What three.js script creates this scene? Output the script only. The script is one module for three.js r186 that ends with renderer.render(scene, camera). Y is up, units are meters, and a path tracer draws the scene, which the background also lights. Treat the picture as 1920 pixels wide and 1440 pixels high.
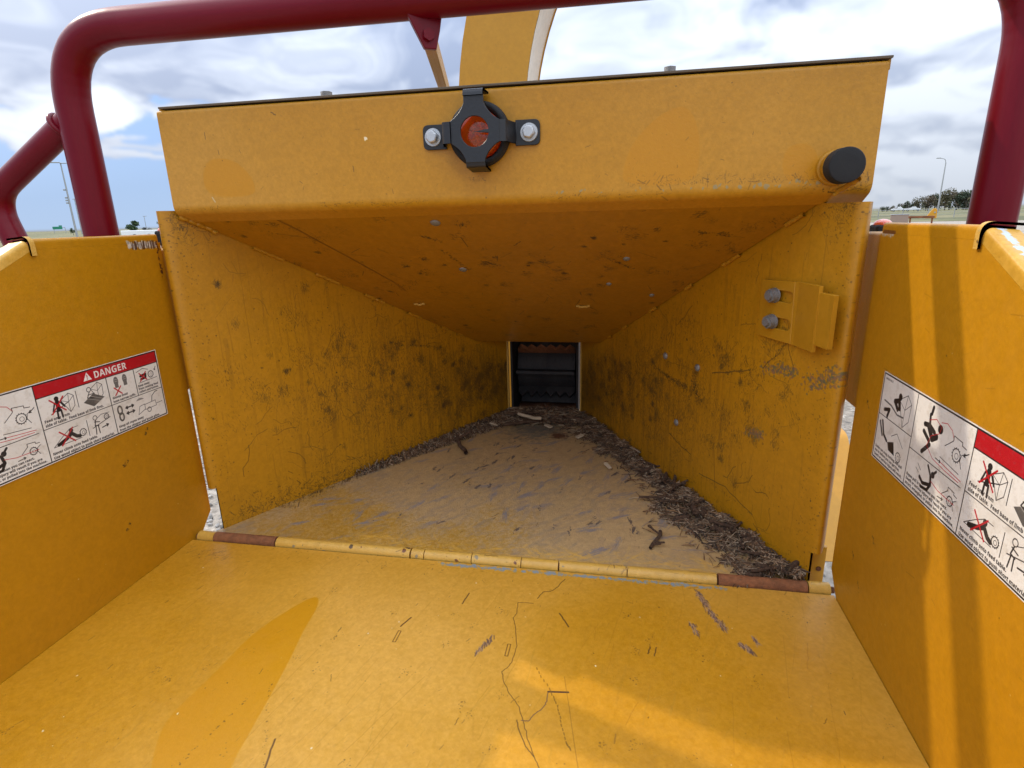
import * as THREE from 'three';
import { mergeGeometries } from 'three/addons/utils/BufferGeometryUtils.js';
import { RoundedBoxGeometry } from 'three/addons/geometries/RoundedBoxGeometry.js';
import { ImprovedNoise } from 'three/addons/math/ImprovedNoise.js';

// ------------------------------------------------------------------ camera, sky, sun, exposure
const D = Math.PI / 180, H0 = 0.85;                 // H0: height of the feed table above the ground
const scene = new THREE.Scene();
const camera = new THREE.PerspectiveCamera(67.62, 4 / 3, 0.02, 3000);
camera.position.set(0, 0.55 + H0, 0);
camera.rotation.order = 'YXZ';
camera.rotation.set(-16.1 * D, 11 * D, -1.52 * D);
const renderer = new THREE.WebGLRenderer({ antialias: true });
renderer.setSize(1024, 768);
renderer.toneMapping = THREE.LinearToneMapping;
renderer.toneMappingExposure = 1.12;
renderer.shadowMap.enabled = true;

const SUN = new THREE.Vector3(-1.15, 1.0, -0.475).normalize();
const sun = new THREE.DirectionalLight(0xfff1dc, 2.0);
sun.position.copy(SUN).multiplyScalar(40);
sun.target.position.set(0, H0, -0.8);
sun.castShadow = true;
sun.shadow.radius = 1.5;
sun.shadow.mapSize.set(4096, 4096);
Object.assign(sun.shadow.camera, { left: -6, right: 6, top: 6, bottom: -6, near: 1, far: 90 });
scene.add(sun, sun.target);

let seed = 20241;
const rnd = () => { seed = (seed + 0x6d2b79f5) | 0; let t = Math.imul(seed ^ (seed >>> 15), 1 | seed); t = (t + Math.imul(t ^ (t >>> 7), 61 | t)) ^ t; return ((t ^ (t >>> 14)) >>> 0) / 4294967296; };
const rr = (a, b) => a + (b - a) * rnd();
const gauss = () => (rnd() + rnd() + rnd() + rnd() - 2) * 0.87;
const pick = (a) => a[Math.floor(rnd() * a.length)];
const clamp = (x, a = 0, b = 1) => Math.min(b, Math.max(a, x));
const sm = (a, b, x) => { const t = clamp((x - a) / (b - a)); return t * t * (3 - 2 * t); };
const mix = (a, b, t) => a + (b - a) * t;
const perlin = new ImprovedNoise();
const fbm = (x, y, z, o) => { let s = 0, a = 0.5, k = 1; for (let i = 0; i < o; i++) { s += a * perlin.noise(x * k + 7.3 * i, y * k - 3.1 * i, z * k + 1.7 * i); a *= 0.52; k *= 2.05; } return s; };

// Sky: broken grey-white cloud, clear blue low on the left, brighter towards the zenith and around the veiled sun.
{
  const W = 2048, H = 1024, data = new Float32Array(W * H * 4);
  for (let j = 0; j < H; j++) {
    const el = ((j + 0.5) / H - 0.5) * Math.PI, y = Math.sin(el), c = Math.cos(el), ed = el / D;
    for (let i = 0; i < W; i++) {
      const ph = ((i + 0.5) / W - 0.5) * 2 * Math.PI, x = Math.cos(ph) * c, z = Math.sin(ph) * c, o = (j * W + i) * 4;
      data[o + 3] = 1;
      if (ed < -2) { data[o] = 0.3; data[o + 1] = 0.28; data[o + 2] = 0.25; continue; }
      const k = 1.7 / (Math.max(y, 0) + 0.24), px = x * k, pz = z * k;
      const side = sm(-0.75, 0.55, x);                                   // 0 left of the machine, 1 to its right
      const wx = fbm(px * 0.7, pz * 0.7, 3.3, 3) * 1.1, wz = fbm(px * 0.7, pz * 0.7, 9.1, 3) * 1.1;
      const big = fbm(px * 0.55 + wx, 0.4, pz * 0.55 + wz, 4);
      const det = fbm(px * 1.5 + wx * 2.2, 2.7, pz * 1.5 + wz * 2.2, 6);
      const wisp = fbm(px * 0.5, y * 26, pz * 0.5 + 4.4, 5);
      let dens = 0.86 + 0.9 * big + 0.75 * det + 0.25 * side;            // how much cloud
      dens -= (1 - sm(5.0, 8.6, ed + det * 5)) * mix(1.3, 0.18, side);   // clear strip low on the left
      dens += sm(10, 40, ed) * 0.25;
      const cover = sm(0.18, 0.52, dens);
      let bright = 0.40 + 0.34 * side - mix(1.05, 0.6, side) * big + 1.1 * det + 0.42 * wisp * mix(0.15, 0.9, side);
      bright += 0.35 * Math.exp(-(((ed - 8.2 - det * 3) / 1.9) ** 2)) * (1 - side * 0.4);   // sunlit rims of the low bank
      bright = clamp((bright - 0.5) * 1.25 + 0.46 + 0.16 * side);
      const lift = 0.68 * (1 + 3.6 * Math.max(y, 0));
      const ang = Math.acos(clamp(x * SUN.x + y * SUN.y + z * SUN.z, -1, 1)) / D;
      const glow = 1.2 * Math.exp(-((ang / 14) ** 2)) + 0.4 * Math.exp(-((ang / 38) ** 2));
      const blue = [mix(0.36, 0.20, sm(0, 14, ed)), mix(0.55, 0.38, sm(0, 14, ed)), mix(0.86, 0.74, sm(0, 14, ed))];
      const dark = [0.27, 0.34, 0.50], light = [0.80, 0.87, 0.98];
      for (let q = 0; q < 3; q++) {
        const cl = mix(dark[q], light[q], bright);
        data[o + q] = mix(blue[q], cl, cover) * lift + glow * [1, 0.96, 0.9][q];
      }
    }
  }
  const sky = new THREE.DataTexture(data, W, H, THREE.RGBAFormat, THREE.FloatType);
  sky.mapping = THREE.EquirectangularReflectionMapping; sky.magFilter = THREE.LinearFilter; sky.minFilter = THREE.LinearFilter; sky.needsUpdate = true;
  scene.background = sky; scene.environment = sky;
}

// ------------------------------------------------------------------ noise tiles and painted sheets
const TN = 512;
function tile(cells, oct, s) {                       // seamless value noise, 0..1
  const out = new Float32Array(TN * TN); let amp = 1, tot = 0;
  for (let o = 0; o < oct; o++) {
    const n = cells << o, g = new Float32Array(n * n), keep = seed; seed = s * 977 + o * 131; for (let i = 0; i < n * n; i++) g[i] = rnd(); seed = keep;
    for (let y = 0; y < TN; y++) for (let x = 0; x < TN; x++) {
      const fx = (x / TN) * n, fy = (y / TN) * n, x0 = Math.floor(fx), y0 = Math.floor(fy); let u = fx - x0, v = fy - y0; u = u * u * (3 - 2 * u); v = v * v * (3 - 2 * v);
      const x1 = (x0 + 1) % n, y1 = (y0 + 1) % n;
      out[y * TN + x] += amp * mix(mix(g[y0 * n + x0], g[y0 * n + x1], u), mix(g[y1 * n + x0], g[y1 * n + x1], u), v);
    }
    tot += amp; amp *= 0.55;
  }
  for (let i = 0; i < out.length; i++) out[i] /= tot;
  return out;
}
const nA = tile(4, 6, 1), nB = tile(6, 6, 2), nF = tile(64, 3, 3), nC = tile(3, 4, 4);
const look = (t, x, y) => t[(((Math.floor(y) % TN) + TN) % TN) * TN + (((Math.floor(x) % TN) + TN) % TN)];
function grey(fn, rep) {
  const d = new Uint8Array(TN * TN * 4);
  for (let i = 0; i < TN * TN; i++) { const v = clamp(fn(i)) * 255; d[i * 4] = d[i * 4 + 1] = d[i * 4 + 2] = v; d[i * 4 + 3] = 255; }
  const t = new THREE.DataTexture(d, TN, TN); t.wrapS = t.wrapT = THREE.RepeatWrapping; t.magFilter = THREE.LinearFilter; t.repeat.set(rep, rep); t.needsUpdate = true; return t;
}
const peel = grey((i) => 0.5 + (nF[i] - 0.5) * 0.9 + (nB[i] - 0.5) * 0.15, 1 / 0.16);       // orange peel of thick paint
const roughTile = grey((i) => 0.42 + (nC[i] - 0.5) * 0.22 + (nF[i] - 0.5) * 0.16, 1 / 0.55);
const grainTile = grey((i) => nF[i] * 0.6 + nB[i] * 0.4, 1 / 0.1);

const YEL = [182, 125, 12], DUST = [178, 145, 82];
// canvas whose drawing units are metres; u to the right, v up
function sheetTex(u0, v0, w, h, ppm, { base = YEL, dustOrLight = 0.1, dustOrLightCol = DUST, grain = 6, mott = 9 }, draw) {  // second colour
  const cv = document.createElement('canvas'); cv.width = Math.round(w * ppm); cv.height = Math.round(h * ppm);
  const c = cv.getContext('2d'), W = cv.width, Hh = cv.height, im = c.createImageData(W, Hh), d = im.data, sA = 0.55 * 512 / (0.5 * ppm), sC = 512 / (1.9 * ppm);
  const ou = rnd() * 512, ov = rnd() * 512;
  for (let y = 0; y < Hh; y++) for (let x = 0; x < W; x++) {
    const a = look(nC, x * sC * 1.7 + ou, y * sC * 1.7 + ov), b = look(nC, x * sC * 0.8 + ov, y * sC * 0.8 + ou), f = look(nF, x * 1.37, y * 1.37), e = look(nF, x * 0.61 + 99, y * 0.61 + 41);
    const dd = clamp(dustOrLight * (0.35 + 1.5 * sm(0.3, 0.72, a * 0.55 + b * 0.45)) + (f - 0.5) * dustOrLight * 0.5);
    const l = 1 + ((a - 0.5) * mott + (f - 0.5) * grain + (e - 0.5) * grain * 0.8) / 100, o = (y * W + x) * 4;
    for (let q = 0; q < 3; q++) d[o + q] = clamp(mix(base[q], dustOrLightCol[q], dd) * l, 0, 255);
    d[o + 3] = 255;
  }
  c.putImageData(im, 0, 0);
  c.setTransform(ppm, 0, 0, -ppm, -u0 * ppm, Hh + v0 * ppm);
  c.lineCap = 'round'; c.lineJoin = 'round';
  if (draw) draw(c);
  const t = new THREE.CanvasTexture(cv); t.colorSpace = THREE.SRGBColorSpace; t.anisotropy = 8;
  t.repeat.set(1 / w, 1 / h); t.offset.set(-u0 / w, -v0 / h);
  return t;
}
const col = (r, g, b, a = 1) => `rgba(${r},${g},${b},${a})`;
const line = (c, pts, w, style) => { c.strokeStyle = style; c.lineWidth = w; c.beginPath(); pts.forEach((p, i) => (i ? c.lineTo(p[0], p[1]) : c.moveTo(p[0], p[1]))); c.stroke(); };
function rough(pts, amp) {                               // subdivide a polyline with jitter
  const o = []; for (let i = 0; i < pts.length - 1; i++) for (let k = 0; k < 5; k++) { const t = k / 5; o.push([mix(pts[i][0], pts[i + 1][0], t) + gauss() * amp, mix(pts[i][1], pts[i + 1][1], t) + gauss() * amp]); }
  o.push(pts[pts.length - 1]); return o;
}
function fleck(c, x, y, r, style) {                      // ragged little chip
  c.fillStyle = style; c.beginPath(); const n = 6 + Math.floor(rnd() * 4), a0 = rnd() * 6, st = rr(0.4, 1), an = rnd() * 3.14;
  for (let i = 0; i < n; i++) { const a = a0 + (i / n) * 6.283, q = r * rr(0.5, 1.2), ex = Math.cos(a) * q, ey = Math.sin(a) * q * st; c.lineTo(x + ex * Math.cos(an) - ey * Math.sin(an), y + ex * Math.sin(an) + ey * Math.cos(an)); }
  c.fill();
}
const DIRT = [[62, 44, 22], [84, 60, 26], [48, 36, 24], [104, 74, 30], [70, 54, 38]];
const dirt = (a) => { const d = pick(DIRT); return col(d[0], d[1], d[2], a); };
function grime(c, n, at, r0, r1, alpha, strokes = 0.4) { // loose dirt flecks and short scuffs where at() says
  for (let i = 0; i < n; i++) {
    const p = at(); if (!p) continue;
    const r = r0 * Math.pow(r1 / r0, rnd() * rnd());
    if (rnd() < strokes) { const a = p[2] ?? rr(0, 6.28), l = r * rr(3, 9); line(c, rough([[p[0], p[1]], [p[0] + Math.cos(a) * l, p[1] + Math.sin(a) * l]], r * 0.4), r * rr(0.5, 1), dirt(alpha * rr(0.4, 1))); }
    else fleck(c, p[0], p[1], r, dirt(alpha * rr(0.4, 1)));
  }
}
function smear(c, a, b, w, n, alpha, r = 0.0016) {       // dark rub mark made of many flecks along a line
  for (let i = 0; i < n; i++) { const t = rnd(), x = mix(a[0], b[0], t) + gauss() * w * 0.5, y = mix(a[1], b[1], t) + gauss() * w * 0.5; fleck(c, x, y, r * rr(0.4, 1.5), dirt(alpha * rr(0.4, 1))); }
}
function poly(c, pts, style) {                          // smooth closed outline with a slight waver
  const n = pts.length; c.fillStyle = style; c.beginPath();
  for (let i = 0; i < n; i++) { const p = pts[i], q = pts[(i + 1) % n], m = [(p[0] + q[0]) / 2, (p[1] + q[1]) / 2]; i ? c.quadraticCurveTo(p[0], p[1], m[0], m[1]) : c.moveTo(m[0], m[1]); }
  const p = pts[0], q = pts[1]; c.quadraticCurveTo(p[0], p[1], (p[0] + q[0]) / 2, (p[1] + q[1]) / 2); c.fill();
}
function saturatedPatch(c, pts) {                                // outlined patch of deeper, more saturated yellow
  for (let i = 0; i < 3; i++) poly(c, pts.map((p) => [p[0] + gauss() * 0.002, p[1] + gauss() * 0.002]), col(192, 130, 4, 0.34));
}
function paint(map, o = {}) {
  return new THREE.MeshPhysicalMaterial({ map, roughness: 0.95, roughnessMap: roughTile, bumpMap: peel, bumpScale: 0.00014, specularIntensity: 0.9, side: THREE.DoubleSide, ...o });
}

// ------------------------------------------------------------------ object helpers
const CH = new THREE.Vector3(-0.2185, 0, -1.2);          // base point of the chipper on the ground
const names = {};
const numbered = (n) => { names[n] = (names[n] ?? -1) + 1; return names[n] ? `${n}_${String(names[n]).padStart(3, '0')}` : n; };
function tag(o, label, category, group, kind) { if (label) o.userData.label = label; if (category) o.userData.category = category; if (group) o.userData.group = group; if (kind) o.userData.kind = kind; return o; }
function mesh(name, g, m, parent) { const o = new THREE.Mesh(g, m); o.name = name; o.castShadow = o.receiveShadow = true; parent.add(o); return o; }
function grp(name, parent) { const o = new THREE.Group(); o.name = name; parent.add(o); return o; }
const chipper = grp('wood_chipper', scene);
chipper.position.copy(CH);
tag(chipper, 'yellow wood chipper with open feed hopper, folding feed table and red control bar', 'wood chipper');
// machine coordinates (table top y = 0, camera over x = z = 0) to chipper coordinates
const M = (g) => g.translate(-CH.x, H0, -CH.z);
const part = (name, g, m, parent = chipper) => mesh(name, M(g), m, parent);
const V = (x, y, z) => new THREE.Vector3(x, y, z);

// bent sheet metal: rows of [x, y, z, u, v]; front face plus back, plus rims
function sheet(rows, t = 0.004) {
  const nI = rows.length, nJ = rows[0].length, P = [], N = [], U = [], I = [], p = (i, j) => V(...rows[i].length ? rows[i][j].slice(0, 3) : 0), nr = [];
  for (let i = 0; i < nI; i++) { nr.push([]); for (let j = 0; j < nJ; j++) {
    const a = p(Math.min(i + 1, nI - 1), j).sub(p(Math.max(i - 1, 0), j)), b = p(i, Math.min(j + 1, nJ - 1)).sub(p(i, Math.max(j - 1, 0)));
    nr[i].push(a.cross(b).normalize());
  } }
  const add = (q, n, u, v) => { P.push(q.x, q.y, q.z); N.push(n.x, n.y, n.z); U.push(u, v); return P.length / 3 - 1; };
  for (const s of [1, -1]) {
    const base = P.length / 3;
    for (let i = 0; i < nI; i++) for (let j = 0; j < nJ; j++) { const n = nr[i][j], q = p(i, j); if (s < 0) q.addScaledVector(n, -t); add(q, n.clone().multiplyScalar(s), rows[i][j][3], rows[i][j][4]); }
    for (let i = 0; i < nI - 1; i++) for (let j = 0; j < nJ - 1; j++) { const a = base + i * nJ + j, b = a + 1, c = a + nJ, d = c + 1; if (s > 0) I.push(a, c, b, b, c, d); else I.push(a, b, c, b, d, c); }
  }
  const rim = (list) => { for (let k = 0; k < list.length - 1; k++) {
    const [i, j] = list[k], [i2, j2] = list[k + 1], a = p(i, j), b = p(i2, j2), a2 = a.clone().addScaledVector(nr[i][j], -t), b2 = b.clone().addScaledVector(nr[i2][j2], -t), n = b.clone().sub(a).cross(a2.clone().sub(a)).normalize();
    const r = rows[i][j], q = rows[i2][j2], A = add(a, n, r[3], r[4]), B = add(b, n, q[3], q[4]), C = add(a2, n, r[3], r[4]), E = add(b2, n, q[3], q[4]); I.push(A, C, B, B, C, E);
  } };
  const ii = [...Array(nI).keys()], jj = [...Array(nJ).keys()];
  rim(ii.map((i) => [i, 0]).reverse()); rim(ii.map((i) => [i, nJ - 1])); rim(jj.map((j) => [0, j])); rim(jj.map((j) => [nI - 1, j]).reverse());
  const g = new THREE.BufferGeometry(); g.setAttribute('position', new THREE.Float32BufferAttribute(P, 3)); g.setAttribute('normal', new THREE.Float32BufferAttribute(N, 3)); g.setAttribute('uv', new THREE.Float32BufferAttribute(U, 2)); g.setIndex(I);
  return g;
}
// sweep a profile (list of [a, b], already rounded) along a third axis
function sweep(profile, place, s0, s1, nS, t, uvf) {
  let len = 0; const L = profile.map((p, i) => (i ? (len += Math.hypot(p[0] - profile[i - 1][0], p[1] - profile[i - 1][1])) : 0));
  const rows = profile.map((p, i) => { const r = []; for (let k = 0; k <= nS; k++) { const s = mix(s0, s1, k / nS), q = place(p, s); const uv = uvf ? uvf(L[i], s, q, p) : [s, L[i]]; r.push([...q, ...uv]); } return r; });
  return sheet(rows, t);
}
// round the corners of a 2-D polyline
function fillet(pts, r, n = 6) {
  const o = [pts[0]];
  for (let i = 1; i < pts.length - 1; i++) {
    const rad = Array.isArray(r) ? r[i - 1] : r, p = pts[i], a = pts[i - 1], b = pts[i + 1], la = Math.hypot(a[0] - p[0], a[1] - p[1]), lb = Math.hypot(b[0] - p[0], b[1] - p[1]);
    const ua = [(a[0] - p[0]) / la, (a[1] - p[1]) / la], ub = [(b[0] - p[0]) / lb, (b[1] - p[1]) / lb], ang = Math.acos(clamp(ua[0] * ub[0] + ua[1] * ub[1], -1, 1)), d = Math.min(rad / Math.tan(ang / 2), la * 0.48, lb * 0.48);
    const s = [p[0] + ua[0] * d, p[1] + ua[1] * d], e = [p[0] + ub[0] * d, p[1] + ub[1] * d];
    for (let k = 0; k <= n; k++) { const t = k / n, w = 1 - t; o.push([w * w * s[0] + 2 * w * t * p[0] + t * t * e[0], w * w * s[1] + 2 * w * t * p[1] + t * t * e[1]]); }
  }
  o.push(pts[pts.length - 1]); return o;
}
const ext = (shape, depth, bevel = 0, seg = 1) => new THREE.ExtrudeGeometry(shape, { depth, bevelEnabled: bevel > 0, bevelSize: bevel, bevelThickness: bevel, bevelOffset: -bevel, bevelSegments: seg, curveSegments: 10, steps: 1 });
const shp = (pts) => new THREE.Shape(pts.map((p) => new THREE.Vector2(p[0], p[1])));
const basis = (x, y, z, o) => new THREE.Matrix4().makeBasis(x, y, z).setPosition(o);
const cyl = (r0, r1, h, n = 20) => new THREE.CylinderGeometry(r0, r1, h, n);
const box = (w, h, d, r = 0) => (r ? new RoundedBoxGeometry(w, h, d, 2, r) : new THREE.BoxGeometry(w, h, d));
function tube(pts, r, seg, rad = 12, closed = false) { return new THREE.TubeGeometry(new THREE.CatmullRomCurve3(pts, closed, 'centripetal'), seg, r, rad, closed); }
function roundedPath(pts, radii, n = 8) {               // 3-D polyline with rounded corners
  const o = [pts[0].clone()];
  for (let i = 1; i < pts.length - 1; i++) {
    const p = pts[i], a = pts[i - 1].clone().sub(p), b = pts[i + 1].clone().sub(p), la = a.length(), lb = b.length(); a.normalize(); b.normalize();
    const ang = Math.acos(clamp(a.dot(b), -1, 1)), d = Math.min(radii[i - 1] / Math.tan(ang / 2), la * 0.49, lb * 0.49), s = p.clone().addScaledVector(a, d), e = p.clone().addScaledVector(b, d);
    for (let k = 0; k <= n; k++) { const t = k / n, w = 1 - t; o.push(s.clone().multiplyScalar(w * w).addScaledVector(p, 2 * w * t).addScaledVector(e, t * t)); }
  }
  o.push(pts[pts.length - 1].clone()); return o;
}
function pipe(path, r, rad = 20) {                      // tube through straight and curved runs without overshoot
  const cp = new THREE.CurvePath(); for (let i = 0; i < path.length - 1; i++) if (path[i].distanceTo(path[i + 1]) > 1e-5) cp.add(new THREE.LineCurve3(path[i], path[i + 1]));
  let len = 0; for (let i = 0; i < path.length - 1; i++) len += path[i].distanceTo(path[i + 1]);
  return new THREE.TubeGeometry(cp, Math.max(8, Math.round(len / 0.008)), r, rad, false);
}

// ------------------------------------------------------------------ materials
const steel = new THREE.MeshStandardMaterial({ color: new THREE.Color().setRGB(0.52, 0.53, 0.54), metalness: 0.85, roughness: 0.42, bumpMap: grainTile, bumpScale: 0.0002 });
const dullSteel = new THREE.MeshStandardMaterial({ color: new THREE.Color().setRGB(0.30, 0.29, 0.28), metalness: 0.7, roughness: 0.55, bumpMap: grainTile, bumpScale: 0.0004 });
const blackPaint = new THREE.MeshPhysicalMaterial({ color: new THREE.Color().setRGB(0.014, 0.015, 0.018), roughness: 0.42, bumpMap: peel, bumpScale: 0.0002 });
const rubber = new THREE.MeshStandardMaterial({ color: new THREE.Color().setRGB(0.012, 0.012, 0.013), roughness: 0.75, bumpMap: grainTile, bumpScale: 0.0006 });
const amber = new THREE.MeshPhysicalMaterial({ color: new THREE.Color().setRGB(1.0, 0.36, 0.03), roughness: 0.06, transmission: 0.9, thickness: 0, clearcoat: 1, clearcoatRoughness: 0.08 });
const amberBack = new THREE.MeshStandardMaterial({ color: new THREE.Color().setRGB(0.62, 0.2, 0.03), roughness: 0.3, metalness: 0.4 });
const redTex = sheetTex(0, 0, 1, 1, 512, { base: [102, 0, 20], dustOrLight: 0.05, dustOrLightCol: [150, 120, 110], grain: 5, mott: 9 }, (c) => { grime(c, 120, () => [rnd(), rnd()], 0.001, 0.004, 0.4, 0.2); });
redTex.wrapS = redTex.wrapT = THREE.RepeatWrapping; redTex.repeat.set(3, 1);
const redPaint = new THREE.MeshPhysicalMaterial({ map: redTex, roughness: 0.3, specularIntensity: 0.45 });
const plainTex = sheetTex(0, 0, 1, 1, 700, { dustOrLight: 0.12 }, (c) => { grime(c, 260, () => [rnd(), rnd()], 0.0008, 0.003, 0.5, 0.4); });
plainTex.wrapS = plainTex.wrapT = THREE.RepeatWrapping;
const yellow = paint(plainTex);
const rustTex = sheetTex(0, 0, 0.5, 0.5, 1000, { base: [104, 62, 38], dustOrLight: 0.5, dustOrLightCol: [150, 96, 58], grain: 22, mott: 34 }, (c) => { grime(c, 500, () => [rr(0, 0.5), rr(0, 0.5)], 0.0008, 0.004, 0.7, 0.2); });
rustTex.wrapS = rustTex.wrapT = THREE.RepeatWrapping;
const rust = new THREE.MeshStandardMaterial({ map: rustTex, roughness: 0.85, bumpMap: grainTile, bumpScale: 0.0012, metalness: 0.1 });
const wornTex = sheetTex(0, 0, 0.5, 0.5, 1200, { base: [206, 158, 64], dustOrLight: 0.3, grain: 10, mott: 16 }, (c) => {
  grime(c, 500, () => [rr(0, 0.5), rr(0, 0.5)], 0.0008, 0.003, 0.7, 0.3);
  for (let i = 0; i < 260; i++) fleck(c, rr(0, 0.5), rr(0, 0.5), rr(0.0012, 0.005), pick([col(96, 56, 38, 0.85), col(66, 54, 44, 0.8), col(120, 116, 108, 0.7)]));
});
wornTex.wrapS = wornTex.wrapT = THREE.RepeatWrapping;
const worn = paint(wornTex, { bumpScale: 0.0008, bumpMap: grainTile });
const darkTex = sheetTex(0, 0, 0.5, 0.5, 800, { base: [44, 43, 46], dustOrLight: 0.3, dustOrLightCol: [74, 66, 60], grain: 26, mott: 40 });
darkTex.wrapS = darkTex.wrapT = THREE.RepeatWrapping;
const darkSteel = new THREE.MeshStandardMaterial({ map: darkTex, roughness: 0.6, metalness: 0.4, bumpMap: grainTile, bumpScale: 0.001 });

// ------------------------------------------------------------------ ground
{
  const gt = sheetTex(0, 0, 4, 4, 256, { base: [140, 130, 118], dustOrLight: 0.4, dustOrLightCol: [164, 155, 142], grain: 40, mott: 22 }, (c) => {
    for (let i = 0; i < 5000; i++) { const g = rr(90, 210); fleck(c, rr(0, 4), rr(0, 4), rr(0.006, 0.03), col(g, g * 0.95, g * 0.88, 0.8)); }
  });
  gt.wrapS = gt.wrapT = THREE.RepeatWrapping;
  const g = new THREE.CircleGeometry(1500, 48).rotateX(-Math.PI / 2), uv = g.attributes.uv, p = g.attributes.position;
  for (let i = 0; i < p.count; i++) uv.setXY(i, p.getX(i), p.getZ(i));
  tag(mesh('ground', g, new THREE.MeshStandardMaterial({ map: gt, roughness: 0.95, bumpMap: grainTile, bumpScale: 0.006 }), scene), 'pale gravel yard ground beside and behind the chipper', 'ground', null, 'structure');
}

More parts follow.
